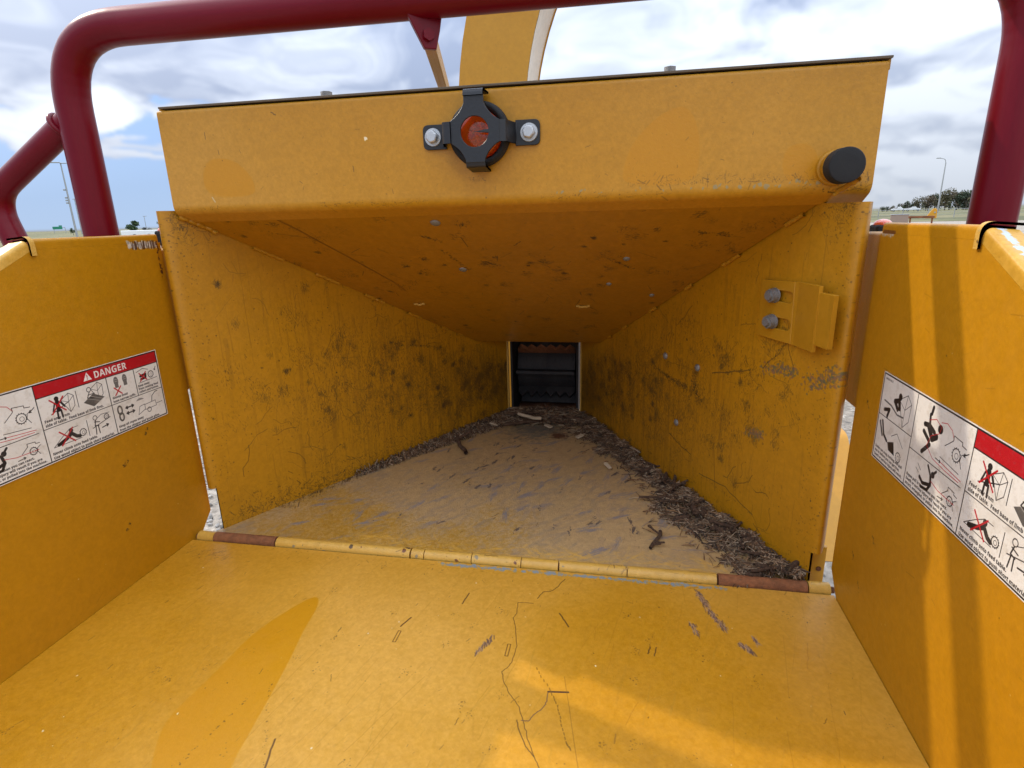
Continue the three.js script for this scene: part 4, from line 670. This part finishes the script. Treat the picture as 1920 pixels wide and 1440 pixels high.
// discharge chute behind the hood
{
  const Cg = grp('discharge_chute', chipper); Cg.userData.label = 'curved yellow discharge chute rising behind the hood';
  const pale = paint(sheetTex(0, 0, 1, 1, 500, { base: [222, 214, 196], dustOrLight: 0.5, dustOrLightCol: [186, 170, 150], grain: 12, mott: 20 }), {});  // pale colour paints in bright sky glancing off the inner skin
  const R0 = 1.5, w = 0.285, dz = 0.30, zf = -2.55, ctr = [0.808, 0.946];          // arc centre, bending to the right
  const arc = (r, a) => [ctr[0] - r * Math.cos(a), ctr[1] + r * Math.sin(a)], N = 26, a0 = -0.35, a1 = 1.25;
  const plate = (ra, rb, z) => { const rows = []; for (let i = 0; i <= N; i++) { const a = mix(a0, a1, i / N), p = arc(ra, a), q = arc(rb, a); rows.push([[p[0], p[1], z, p[0], p[1]], [q[0], q[1], z, q[0], q[1]]]); } return sheet(rows, 0.006); };
  const skin = (r, z0, z1) => { const rows = []; for (let i = 0; i <= N; i++) { const a = mix(a0, a1, i / N), p = arc(r, a); rows.push([[p[0], p[1], z0, a * R0, 0], [p[0], p[1], z1, a * R0, 0.3]]); } return sheet(rows, 0.006); };
  mesh('side_plate', M(plate(R0, R0 - w, zf)), yellow, Cg); mesh('side_plate', M(plate(R0, R0 - w, zf - dz)), yellow, Cg);
  mesh('outer_skin', M(skin(R0 - 0.008, zf, zf - dz)), yellow, Cg); mesh('inner_skin', M(skin(R0 - w + 0.012, zf, zf - dz)), pale, Cg);
}
// body behind and below the hopper: frame, engine housing, wheels, fenders
{
  for (const x of [-0.55, 0.11]) part('frame_rail', box(0.08, 0.1, 2.9, 0.006).translate(x, -0.36, -1.9), yellow);
  for (const x of [-0.62, 0.18]) part('table_support', box(0.05, 0.3, 0.05, 0.004).translate(x, -0.16, -0.95), yellow);
  part('drum_housing', box(0.72, 0.7, 0.62, 0.03).translate(-0.2185, 0.0, -2.5), yellow);
  part('chute_base', cyl(0.16, 0.16, 0.5, 28).translate(-0.2, 0.42, -2.7), yellow);
  part('engine_housing', box(0.9, 0.75, 1.0, 0.05).translate(-0.2185, 0.05, -3.35), yellow);
  part('axle', cyl(0.04, 0.04, 1.5, 14).rotateZ(Math.PI / 2).translate(-0.2185, -0.5, -2.0), dullSteel);
  part('tow_tongue', box(0.1, 0.1, 1.4, 0.006).translate(-0.2185, -0.4, -4.6), yellow);
  for (const x of [-0.95, 0.52]) {
    const w = grp('wheel', chipper);
    mesh('tyre', M(new THREE.LatheGeometry([[0.19, -0.1], [0.3, -0.105], [0.342, -0.085], [0.35, -0.05], [0.35, 0.05], [0.342, 0.085], [0.3, 0.105], [0.19, 0.1]].map((p) => new THREE.Vector2(p[0], p[1])), 36).rotateZ(Math.PI / 2).translate(x, -0.5, -2.0)), rubber, w);
    mesh('rim', M(cyl(0.192, 0.192, 0.16, 28).rotateZ(Math.PI / 2).translate(x, -0.5, -2.0)), steel, w);
    const fp = fillet([[-2.5, -0.3], [-2.28, -0.08], [-1.72, -0.08], [-1.45, -0.34]], 0.06, 5);
    part('fender', sweep(fp, (p, s) => [s, p[1], p[0]], x - 0.14, x + 0.14, 2, 0.004), yellow);
  }
  part('jack_stand', cyl(0.03, 0.03, 0.47, 14).translate(-0.2185, -0.61, -1.1), dullSteel);
  part('jack_foot', box(0.16, 0.02, 0.16, 0.004).translate(-0.2185, -0.838, -1.1), dullSteel);
  part('jack_stand', cyl(0.03, 0.03, 0.5, 14).translate(-0.2185, -0.59, -5.1), dullSteel);
}

// added posts that darken the two slits, standing just outside them
for (const [x, z, y, h] of [[-0.7875, -0.90, 0.39, 0.25], [0.3445, -0.868, 0.40, 0.24]]) part('slit_blocker', box(0.034, h, 0.06, 0.004).translate(x, y, z), yellow);

// ------------------------------------------------------------------ debris in the hopper
const Y0 = H0 + 0.001;
const needleMats = new THREE.MeshStandardMaterial({ color: 0xffffff, roughness: 0.9 });
const browns = [[0.34, 0.25, 0.16], [0.2, 0.11, 0.05], [0.16, 0.09, 0.045], [0.10, 0.06, 0.035], [0.23, 0.15, 0.085], [0.06, 0.04, 0.028], [0.30, 0.21, 0.13], [0.13, 0.065, 0.03]];
function litter(name, label, n, at, l0, l1, rad) {
  const g = new THREE.CylinderGeometry(rad * 0.5, rad, 1, 4, 2); { const p = g.attributes.position; for (let i = 0; i < p.count; i++) if (Math.abs(p.getY(i)) < 0.1) p.setX(i, p.getX(i) + 0.0014); } g.computeVertexNormals();
  const im = new THREE.InstancedMesh(g, needleMats, n), m = new THREE.Matrix4(), q = new THREE.Quaternion(), e = new THREE.Euler(), cc = new THREE.Color();
  for (let i = 0; i < n; i++) {
    const [x, y, z, a] = at(i), L = rr(l0, l1) * (rnd() < 0.08 ? 1.5 : 1), b = pick(browns), k = rr(0.6, 1.35), w = rr(0.7, 1.7);
    e.set(Math.PI / 2 + gauss() * 0.28, 0, (a ?? rr(0, 6.28)) + gauss() * 0.9, 'YXZ'); e.set(gauss() * 0.3, (a ?? rr(0, 6.28)) + gauss() * 0.8, Math.PI / 2 + gauss() * 0.35, 'YXZ'); q.setFromEuler(e);
    m.compose(V(x, H0 + y, z), q, V(w, L, w)); im.setMatrixAt(i, m); im.setColorAt(i, cc.setRGB(b[0] * k, b[1] * k, b[2] * k));
  }
  im.name = name; im.castShadow = im.receiveShadow = true; scene.add(im); return tag(im, label, 'litter', null, 'stuff');
}
// outline of the drift along the right wall: distance s along the wall -> width of the drift
const widthR = [[0, 0.02], [0.012, 0.05], [0.03, 0.11], [0.06, 0.095], [0.12, 0.075], [0.19, 0.105], [0.27, 0.12], [0.31, 0.1], [0.35, 0.045], [0.42, 0.045], [0.5, 0.055], [0.58, 0.075], [0.66, 0.075], [0.72, 0.09], [0.82, 0.1]];
const wAt = (tab, s) => { for (let i = 0; i < tab.length - 1; i++) if (s <= tab[i + 1][0]) return mix(tab[i][1], tab[i + 1][1], (s - tab[i][0]) / (tab[i + 1][0] - tab[i][0])); return tab[tab.length - 1][1]; };
const rd2 = [(E2[0] - C[0]) / lenR, (E2[1] - C[1]) / lenR], rin = [-0.8827, 0.47], ld2 = [(B[0] - A[0]) / lenL, (B[1] - A[1]) / lenL], lin = [0.872, 0.49];
const driftR = (s, t) => { const w = wAt(widthR, s) * (0.78 + 0.4 * perlin.noise(s * 40, 0.3, 1)), h = 0.027 * Math.pow(1 - t, 0.7) * (s > 0.33 && s < 0.5 ? 0.45 : 1) * (0.75 + 0.6 * perlin.noise(s * 22, t * 3, 5)), d = 0.006 + w * t; return [C[0] + rd2[0] * s + rin[0] * d, Math.max(0.002, h), C[1] + rd2[1] * s + rin[1] * d]; };
litter('needle_litter', 'drift of brown conifer needles and chips along the right hopper wall', 7500, () => { const s = 0.004 + Math.pow(rnd(), 1.15) * 0.81, t = Math.pow(rnd(), 1.1), p = driftR(s, t); p[1] *= 0.35 + 0.65 * rnd(); if (t > 0.25 && perlin.noise(p[0] * 45, 3.3, p[2] * 45) < -0.12) return driftR(s, t * 0.3); if (rnd() < 0.05) { p[0] -= rr(0, 0.05); p[2] += rr(-0.02, 0.03); p[1] = 0.002; } return p; }, 0.010, 0.03, 0.00085);
const widthL = [[0, 0.004], [0.2, 0.006], [0.34, 0.014], [0.5, 0.03], [0.62, 0.045], [0.72, 0.06], [0.83, 0.07]];
litter('twig_litter', 'thin strip of dark bark and needle litter along the left hopper wall', 2600, () => { const s = 0.28 + Math.pow(rnd(), 0.6) * 0.54, t = Math.pow(rnd(), 1.3), d = 0.005 + wAt(widthL, s) * t; return [A[0] + ld2[0] * s + lin[0] * d, 0.002 + 0.013 * (1 - t) * rnd(), A[1] + ld2[1] * s + lin[1] * d, 2.1]; }, 0.008, 0.024, 0.001);
litter('bark_litter', 'heap of dark bark litter lying in front of the feed roller', 3200, () => { const x = rr(-0.31, -0.115), z = -1.53 + gauss() * 0.045, k = Math.exp(-(((z + 1.545) / 0.05) ** 2)); return [x, 0.002 + 0.03 * k * rnd() * (0.6 + 0.8 * Math.abs(perlin.noise(x * 30, 2, z * 20))), z]; }, 0.008, 0.026, 0.0011);
// single sticks and chips
const barkTex = sheetTex(0, 0, 0.2, 0.2, 1200, { base: [78, 56, 40], dustOrLight: 0.5, dustOrLightCol: [120, 94, 72], grain: 30, mott: 50 }); barkTex.wrapS = barkTex.wrapT = THREE.RepeatWrapping;
const bark = new THREE.MeshStandardMaterial({ map: barkTex, roughness: 0.92, bumpMap: grainTile, bumpScale: 0.0015 });
const paleWood = new THREE.MeshStandardMaterial({ color: new THREE.Color().setRGB(0.46, 0.36, 0.24), roughness: 0.85 });
function stick(len, r, bend, knots) {
  const pts = []; for (let i = 0; i <= 5; i++) pts.push(V((i / 5 - 0.5) * len, r + Math.abs(gauss()) * bend * 0.3, gauss() * bend));
  const g = new THREE.TubeGeometry(new THREE.CatmullRomCurve3(pts), 14, r, 7), p = g.attributes.position, gs = [g];
  for (let i = 0; i < p.count; i++) { const k = 1 + 0.35 * perlin.noise(p.getX(i) * 160, p.getY(i) * 300, p.getZ(i) * 300); p.setY(i, r + (p.getY(i) - r) * k); }
  for (let i = 0; i < knots; i++) { const a = pts[1 + Math.floor(rnd() * 4)], d = V(rr(-0.6, 0.6), rr(0.1, 0.5), rnd() < 0.5 ? -1 : 1).normalize(), l = len * rr(0.2, 0.45); gs.push(new THREE.TubeGeometry(new THREE.CatmullRomCurve3([a.clone(), a.clone().addScaledVector(d, l * 0.5).add(V(gauss() * 0.003, 0, 0)), a.clone().addScaledVector(d, l)]), 8, r * 0.6, 6)); }
  return mergeGeometries(gs);
}
function twig(x, y, z, turn, len, r, knots, label, group, m = bark) { const o = mesh(numbered('twig'), stick(len, r, r * 1.1, knots), m, scene); o.position.set(x, H0 + y, z); o.rotation.y = turn; return tag(o, label, 'twig', group); }
twig(0.072, 0.002, -0.915, 1.25, 0.062, 0.0030, 4, 'forked brown twig lying alone on the hopper floor');
twig(-0.386, 0.003, -1.295, -1.15, 0.12, 0.005, 1, 'dark twig lying beside the left hopper wall');
twig(0.287, 0.018, -0.845, 0.55, 0.055, 0.0045, 0, 'stubby twig poking up at the front end of the needle drift');
for (const [s, t, y, a, l, r] of [[0.3, 0.75, 0.008, 0.1, 0.09, 0.0038], [0.27, 0.55, 0.014, 0.5, 0.07, 0.003], [0.24, 0.3, 0.018, 0.3, 0.06, 0.0045], [0.16, 0.35, 0.016, -0.4, 0.055, 0.005], [0.11, 0.5, 0.01, 1.5, 0.05, 0.0045], [0.14, 0.15, 0.02, 0.9, 0.06, 0.004], [0.33, 0.3, 0.016, 0.7, 0.08, 0.006], [0.37, 0.3, 0.008, 1.0, 0.07, 0.007], [0.43, 0.25, 0.006, 0.9, 0.06, 0.0065], [0.07, 0.35, 0.012, 0.4, 0.05, 0.004], [0.03, 0.4, 0.012, 0.2, 0.06, 0.0045], [0.5, 0.4, 0.004, 0.6, 0.08, 0.003], [0.56, 0.6, 0.003, 0.3, 0.07, 0.0032]]) { const p = driftR(s, t); twig(p[0], y * 1.1, p[2], a + gauss() * 0.7, l * rr(0.7, 1.1), r * 0.6, rnd() < 0.6 ? 2 : 0, 'small brown stick lying in the needle drift along the right hopper wall', 'sticks in the needle drift'); }
for (let i = 0; i < 14; i++) { const s = pick([0.02, 0.05, 0.1, 0.16, 0.22, 0.3, 0.36, 0.42, 0.47]) + gauss() * 0.02, p = driftR(s, rr(0.1, 0.7)), o = mesh(numbered('bark_piece'), stick(rr(0.018, 0.034), rr(0.003, 0.0055), 0.003, 1), bark, scene); o.position.set(p[0], H0 + Math.max(0.002, p[1] - 0.006), p[2]); o.rotation.set(gauss() * 0.2, rr(0, 6.28), gauss() * 0.2); tag(o, 'short dark bark piece on the needle drift along the right hopper wall', 'bark piece', 'bark pieces on the needle drift'); }
for (let i = 0; i < 16; i++) twig(rr(-0.30, -0.07), rr(0.004, 0.022), -1.5 + gauss() * 0.05, rr(0, 6.28), rr(0.05, 0.11), rr(0.0022, 0.005), i % 3 === 0 ? 1 : 0, 'dark stick in the heap before the feed roller', 'sticks in the heap by the feed roller', i === 4 ? paleWood : bark);
for (const [x, y, z] of [[-0.185, 0.006, -1.455], [-0.335, 0.008, -1.45], [-0.405, 0.006, -1.36], [-0.12, 0.012, -1.5], [-0.02, 0.008, -1.21], [-0.095, 0.01, -1.38]]) {
  const o = mesh(numbered('wood_chip'), box(rr(0.014, 0.024), 0.004, rr(0.008, 0.014), 0.0012), paleWood, scene); o.position.set(x, H0 + y, z); o.rotation.set(gauss() * 0.4, rr(0, 6), gauss() * 0.4); tag(o, 'pale wood chip in the dark litter at the back of the hopper', 'wood chip', 'pale chips in the litter');
}

// ------------------------------------------------------------------ the yard and what stands beyond
const galv = new THREE.MeshStandardMaterial({ color: new THREE.Color().setRGB(0.36, 0.37, 0.38), metalness: 0.5, roughness: 0.55 });
const camFwd = (px, dist) => { const a = px * D; return V(Math.sin(a) * dist, 0, -Math.cos(a) * dist); };   // bearing in degrees right of straight behind the hopper
function thing(name, pos, turn, label, category, group) { const o = grp(numbered(name), scene); o.position.copy(pos); o.rotation.y = turn; return tag(o, label, category, group); }
// lamp posts
{
  const a = thing('street_lamp', camFwd(-46.9, 120), 0.5, 'tall yard lamp post with flat twin head left of the red post', 'lamp post');
  mesh('pole', cyl(0.09, 0.17, 11.6, 12).translate(0, 5.8, 0), galv, a);
  mesh('lamp_head', mergeGeometries([box(1.7, 0.14, 0.5, 0.05).translate(-0.9, 11.7, 0), box(0.9, 0.12, 0.4, 0.05).translate(0.35, 11.6, 0)]), galv, a);
  for (const y of [7.6, 6.4, 6.0, 5.6]) mesh('camera_box', box(0.3, 0.24, 0.24, 0.03).translate(-0.3, y, 0), galv, a);
  const b = thing('street_lamp', camFwd(24.82, 180), -0.2, 'slender lamp post with curved arm rising before the tree line', 'lamp post');
  mesh('pole', cyl(0.1, 0.2, 11.6, 12).translate(0, 5.8, 0), galv, b);
  mesh('arm', pipe(roundedPath([V(0, 11.5, 0), V(-0.2, 12.4, 0), V(-1.4, 12.7, 0)], [0.6], 6), 0.07, 8), galv, b);
  mesh('lamp_head', box(0.9, 0.2, 0.4, 0.06).translate(-1.6, 12.7, 0), galv, b);
  for (const [d, dist, h, lab] of [[-46.55, 240, 11, 'thin distant pole hidden partly by the red post'], [-44.4, 330, 6, 'tiny distant pole between red post and small tree'], [-42.2, 340, 7, 'tiny distant pole right of the small round tree']]) {
    const c = thing('street_lamp', camFwd(d, dist), 0.5, lab, 'lamp post'); mesh('pole', cyl(0.1, 0.16, h, 8).translate(0, h / 2, 0), galv, c); mesh('lamp_head', box(1.6, 0.2, 0.4, 0.04).translate(0.3, h, 0), galv, c);
  }
  const s = thing('road_sign', camFwd(-48.0, 400), 0.84, 'green road sign board on a post far behind the left panel', 'sign'), green = new THREE.MeshStandardMaterial({ color: new THREE.Color().setRGB(0.01, 0.2, 0.12), roughness: 0.5 });
  mesh('board', box(4.2, 1.4, 0.12, 0.03).translate(0, 2.7, 0), green, s);
  mesh('tab_board', box(1.4, 0.6, 0.12, 0.03).translate(1.4, 3.72, 0), green, s);
  mesh('post', box(0.3, 3.0, 0.3).translate(3.2, 1.5, 0), galv, s); mesh('beam', box(2.4, 0.25, 0.25).translate(2.2, 2.9, -0.25), galv, s); mesh('post', box(0.3, 2.0, 0.3).translate(-1.6, 1.0, -0.25), galv, s);
}
// trees: trunk, limbs and a crown of many small leaf faces
const trunkMat = new THREE.MeshStandardMaterial({ color: new THREE.Color().setRGB(0.09, 0.07, 0.05), roughness: 0.95 });
function tree(pos, h, w, tint, n, label, group, cat = 'tree') {
  const o = thing(cat === 'tree' ? 'tree' : 'bush', pos, rnd() * 6, label, cat, group), gs = [cyl(h * 0.012, h * 0.03, h * 0.6, 7).translate(0, h * 0.3, 0)];
  const lobes = []; for (let i = 0; i < 9; i++) { const a = rr(0, 6.28), q = Math.sqrt(rnd()) * w * 0.33, y = h * rr(0.2, 0.86); lobes.push([Math.cos(a) * q, y, Math.sin(a) * q, w * rr(0.14, 0.26)]); const e = V(Math.cos(a) * q, y, Math.sin(a) * q), d = e.clone().sub(V(0, h * 0.3, 0)), L = d.length(); gs.push(cyl(h * 0.004, h * 0.011, L, 5).translate(0, L / 2, 0).applyQuaternion(new THREE.Quaternion().setFromUnitVectors(V(0, 1, 0), d.normalize())).translate(0, h * 0.3, 0)); }
  mesh('trunk', mergeGeometries(gs), trunkMat, o);
  const P = [], N = [], Cc = [], sz = h * 0.032;
  for (let i = 0; i < n; i++) {
    const l = pick(lobes), u = V(gauss(), gauss(), gauss()).normalize().multiplyScalar(l[3] * Math.cbrt(rnd()) * rr(0.85, 1.2)), c = V(l[0] + u.x, l[1] + u.y * 0.85, l[2] + u.z), nn = V(gauss(), gauss() + 0.4, gauss()).normalize(), t = V(0, 1, 0).cross(nn).normalize(), b = nn.clone().cross(t), s = sz * rr(0.5, 1.3), k = rr(0.6, 1.35);
    const q = [t.clone().multiplyScalar(s), b.clone().multiplyScalar(s * 1.4), t.clone().multiplyScalar(-s), b.clone().multiplyScalar(-s)].map((d) => c.clone().add(d));
    for (const j of [0, 1, 2, 0, 2, 3]) { P.push(q[j].x, q[j].y, q[j].z); N.push(nn.x, nn.y, nn.z); Cc.push(tint[0] * k, tint[1] * k, tint[2] * k); }
  }
  const g = new THREE.BufferGeometry(); g.setAttribute('position', new THREE.Float32BufferAttribute(P, 3)); g.setAttribute('normal', new THREE.Float32BufferAttribute(N, 3)); g.setAttribute('color', new THREE.Float32BufferAttribute(Cc, 3));
  mesh('crown', g, leafMat, o); return o;
}
const leafMat = new THREE.MeshStandardMaterial({ vertexColors: true, roughness: 0.85, side: THREE.DoubleSide });
tree(camFwd(-43.1, 150), 3.6, 3.0, [0.05, 0.09, 0.03], 1500, 'small round green tree right of the left red post', 'small trees at the left');
tree(camFwd(-40.9, 150), 3.5, 2.8, [0.045, 0.08, 0.03], 1400, 'small green tree half hidden by the hopper edge', 'small trees at the left');
tree(camFwd(-47.1, 200), 2.1, 1.6, [0.05, 0.085, 0.03], 700, 'tiny green tree at the foot of the lamp post', 'small trees at the left');
tree(camFwd(-42.2, 130), 1.7, 2.2, [0.02, 0.025, 0.02], 700, 'low dark bush between the two small trees', 'bushes', 'bush');
{
  const tints = [[0.05, 0.065, 0.028], [0.035, 0.055, 0.028], [0.085, 0.075, 0.035], [0.06, 0.075, 0.03], [0.10, 0.075, 0.045]], kinds = ['olive green', 'dark green', 'yellowing', 'mid green', 'russet'];
  let k = 0;
  for (let d = 21.2; d < 29; d += 0.34) { const h = mix(3.0, 8.2, sm(21.2, 26.2, d)) * rr(0.82, 1.12), c = k++ % 5; tree(camFwd(d + rr(-0.12, 0.12), rr(318, 350)), h, h * rr(0.85, 1.25), tints[c], 900, `${kinds[c]} tree of the far wooded row, ${k < 9 ? 'low, near the pickups' : k < 16 ? 'around the lamp post' : 'tall, near the right red post'}`, 'trees of the wooded row'); }
}
// grass field beyond the gravel yard
{
  const g = new THREE.RingGeometry(75, 1490, 64, 1).rotateX(-Math.PI / 2), uv = g.attributes.uv, p = g.attributes.position; for (let i = 0; i < p.count; i++) uv.setXY(i, p.getX(i) / 40, p.getZ(i) / 40);
  const gt = sheetTex(0, 0, 1, 1, 512, { base: [84, 88, 52], dustOrLight: 0.5, dustOrLightCol: [112, 104, 74], grain: 40, mott: 50 }); gt.wrapS = gt.wrapT = THREE.RepeatWrapping;
  const o = mesh('grass_field', g, new THREE.MeshStandardMaterial({ map: gt, roughness: 1 }), scene); o.position.y = 0.02; tag(o, 'dry grass field stretching away beyond the yard', 'field', null, 'structure');
}
// fence
{
  const f = thing('fence', camFwd(25.9, 100), -24 * D, 'wire fence with pale posts along the yard at the right', 'fence');
  for (let i = -9; i <= 9; i++) mesh('post', cyl(0.05, 0.05, 1.3, 8).translate(i * 2.9, 0.65, 0), galv, f);
  for (const y of [1.15, 0.8, 0.45]) mesh('rail', cyl(y > 1 ? 0.03 : 0.014, y > 1 ? 0.03 : 0.014, 54, 6).rotateZ(Math.PI / 2).translate(0, y, 0), galv, f);
}
// pickups
const white = new THREE.MeshPhysicalMaterial({ color: new THREE.Color().setRGB(0.78, 0.79, 0.8), roughness: 0.3, clearcoat: 0.8 }), glass = new THREE.MeshPhysicalMaterial({ color: new THREE.Color().setRGB(0.02, 0.025, 0.03), roughness: 0.08 });
function pickup(pos, turn, label) {
  const o = thing('pickup_truck', pos, turn, label, 'pickup', 'white pickups beyond the fence');
  const body = shp(fillet([[-2.8, 0.5], [-2.8, 1.15], [-0.55, 1.15], [-0.35, 1.82], [0.95, 1.84], [1.5, 1.2], [2.7, 1.08], [2.85, 0.5], [-2.8, 0.5]], [0.08, 0.05, 0.1, 0.15, 0.2, 0.15, 0.1], 3));
  mesh('body', ext(body, 1.8, 0.06).translate(0, 0, -0.9), white, o);
  for (const z of [-0.925, 0.905]) mesh('window', ext(shp([[-0.35, 1.22], [-0.22, 1.7], [0.9, 1.72], [1.3, 1.24]]), 0.02).translate(0, 0, z), glass, o);
  for (const x of [-1.75, 1.85]) for (const z of [-0.85, 0.85]) { const w = grp('wheel', o); mesh('tyre', cyl(0.39, 0.39, 0.26, 20).rotateX(Math.PI / 2).translate(x, 0.39, z), rubber, w); mesh('rim', cyl(0.22, 0.22, 0.28, 14).rotateX(Math.PI / 2).translate(x, 0.39, z), steel, w); }
}
pickup(camFwd(22.25, 310), -0.45, 'white pickup nearer the hopper, half behind the other pickup'); pickup(camFwd(23.2, 300), -0.42, 'white pickup whose bonnet points right, towards the lamp post');
// parked gear in the yard
{
  const bright = new THREE.MeshStandardMaterial({ color: new THREE.Color().setRGB(0.72, 0.33, 0.02), roughness: 0.5 });
  const a = thing('loader_arm', camFwd(24.6, 90), -0.4, 'orange-yellow loader arm end standing up before the fence', 'loader arm');
  mesh('arm_plate', ext(shp(fillet([[-0.9, 0.1], [-0.6, 0.5], [-0.15, 1.2], [0.1, 1.3], [0.3, 1.1], [0.35, 0.1]], 0.1, 3)), 0.25, 0.02), bright, a); mesh('pin', cyl(0.09, 0.09, 0.4, 14).rotateX(Math.PI / 2).translate(0.1, 0.8, 0.13), steel, a);
  const b = thing('steel_beam', camFwd(23.85, 40), -0.35, 'rust-brown steel beam lying across stands before the fence', 'beam');
  mesh('beam', box(1.2, 0.12, 0.2, 0.02).translate(0, 0.9, 0), rust, b); for (const x of [-0.5, 0.5]) mesh('stand', box(0.08, 0.838, 0.08).translate(x, 0.419, 0), rust, b);
  const c = thing('site_container', camFwd(22.4, 60), -0.4, 'low tan box standing in the yard behind the right panel', 'box');
  mesh('shell', box(1.3, 0.86, 1, 0.04).translate(0, 0.43, 0), new THREE.MeshStandardMaterial({ color: new THREE.Color().setRGB(0.3, 0.22, 0.17), roughness: 0.9 }), c); mesh('lid', box(1.35, 0.06, 1.05, 0.02).translate(0, 0.892, 0), galv, c);
  const d = thing('parked_trailer', camFwd(-42.6, 90), 0.75, 'low white trailer roof showing just over the left panel', 'trailer');
  mesh('box_body', box(4.4, 0.9, 2.0, 0.08).translate(0, 0.72, 0), white, d); for (const x of [-0.8, 0.8]) mesh('wheel', cyl(0.35, 0.35, 0.24, 16).rotateX(Math.PI / 2).translate(x, 0.35, 1.0), rubber, d);
}
// coarse stones on the yard beside the machine
{
  const g = new THREE.IcosahedronGeometry(1, 0), n = 5200, im = new THREE.InstancedMesh(g, new THREE.MeshStandardMaterial({ color: 0xffffff, roughness: 0.95 }), n), m = new THREE.Matrix4(), q = new THREE.Quaternion(), cc = new THREE.Color();
  for (let i = 0; i < n; i++) { const s = 0.006 + 0.02 * rnd() * rnd(), k = rr(0.14, 0.5), left = rnd() < 0.7; m.compose(V(left ? rr(-3.4, -0.5) : rr(0.2, 2), s * 0.25, rr(-3.2, -0.6)), q.setFromEuler(new THREE.Euler(rnd() * 6, rnd() * 6, rnd() * 6)), V(s, s * 0.6, s * rr(0.7, 1.2))); im.setMatrixAt(i, m); im.setColorAt(i, cc.setRGB(k, k * 0.94, k * 0.86)); }
  im.name = 'gravel'; im.receiveShadow = im.castShadow = true; scene.add(im); tag(im, 'loose pale gravel stones on the yard beside the chipper', 'gravel', null, 'stuff');
}
renderer.render(scene, camera);
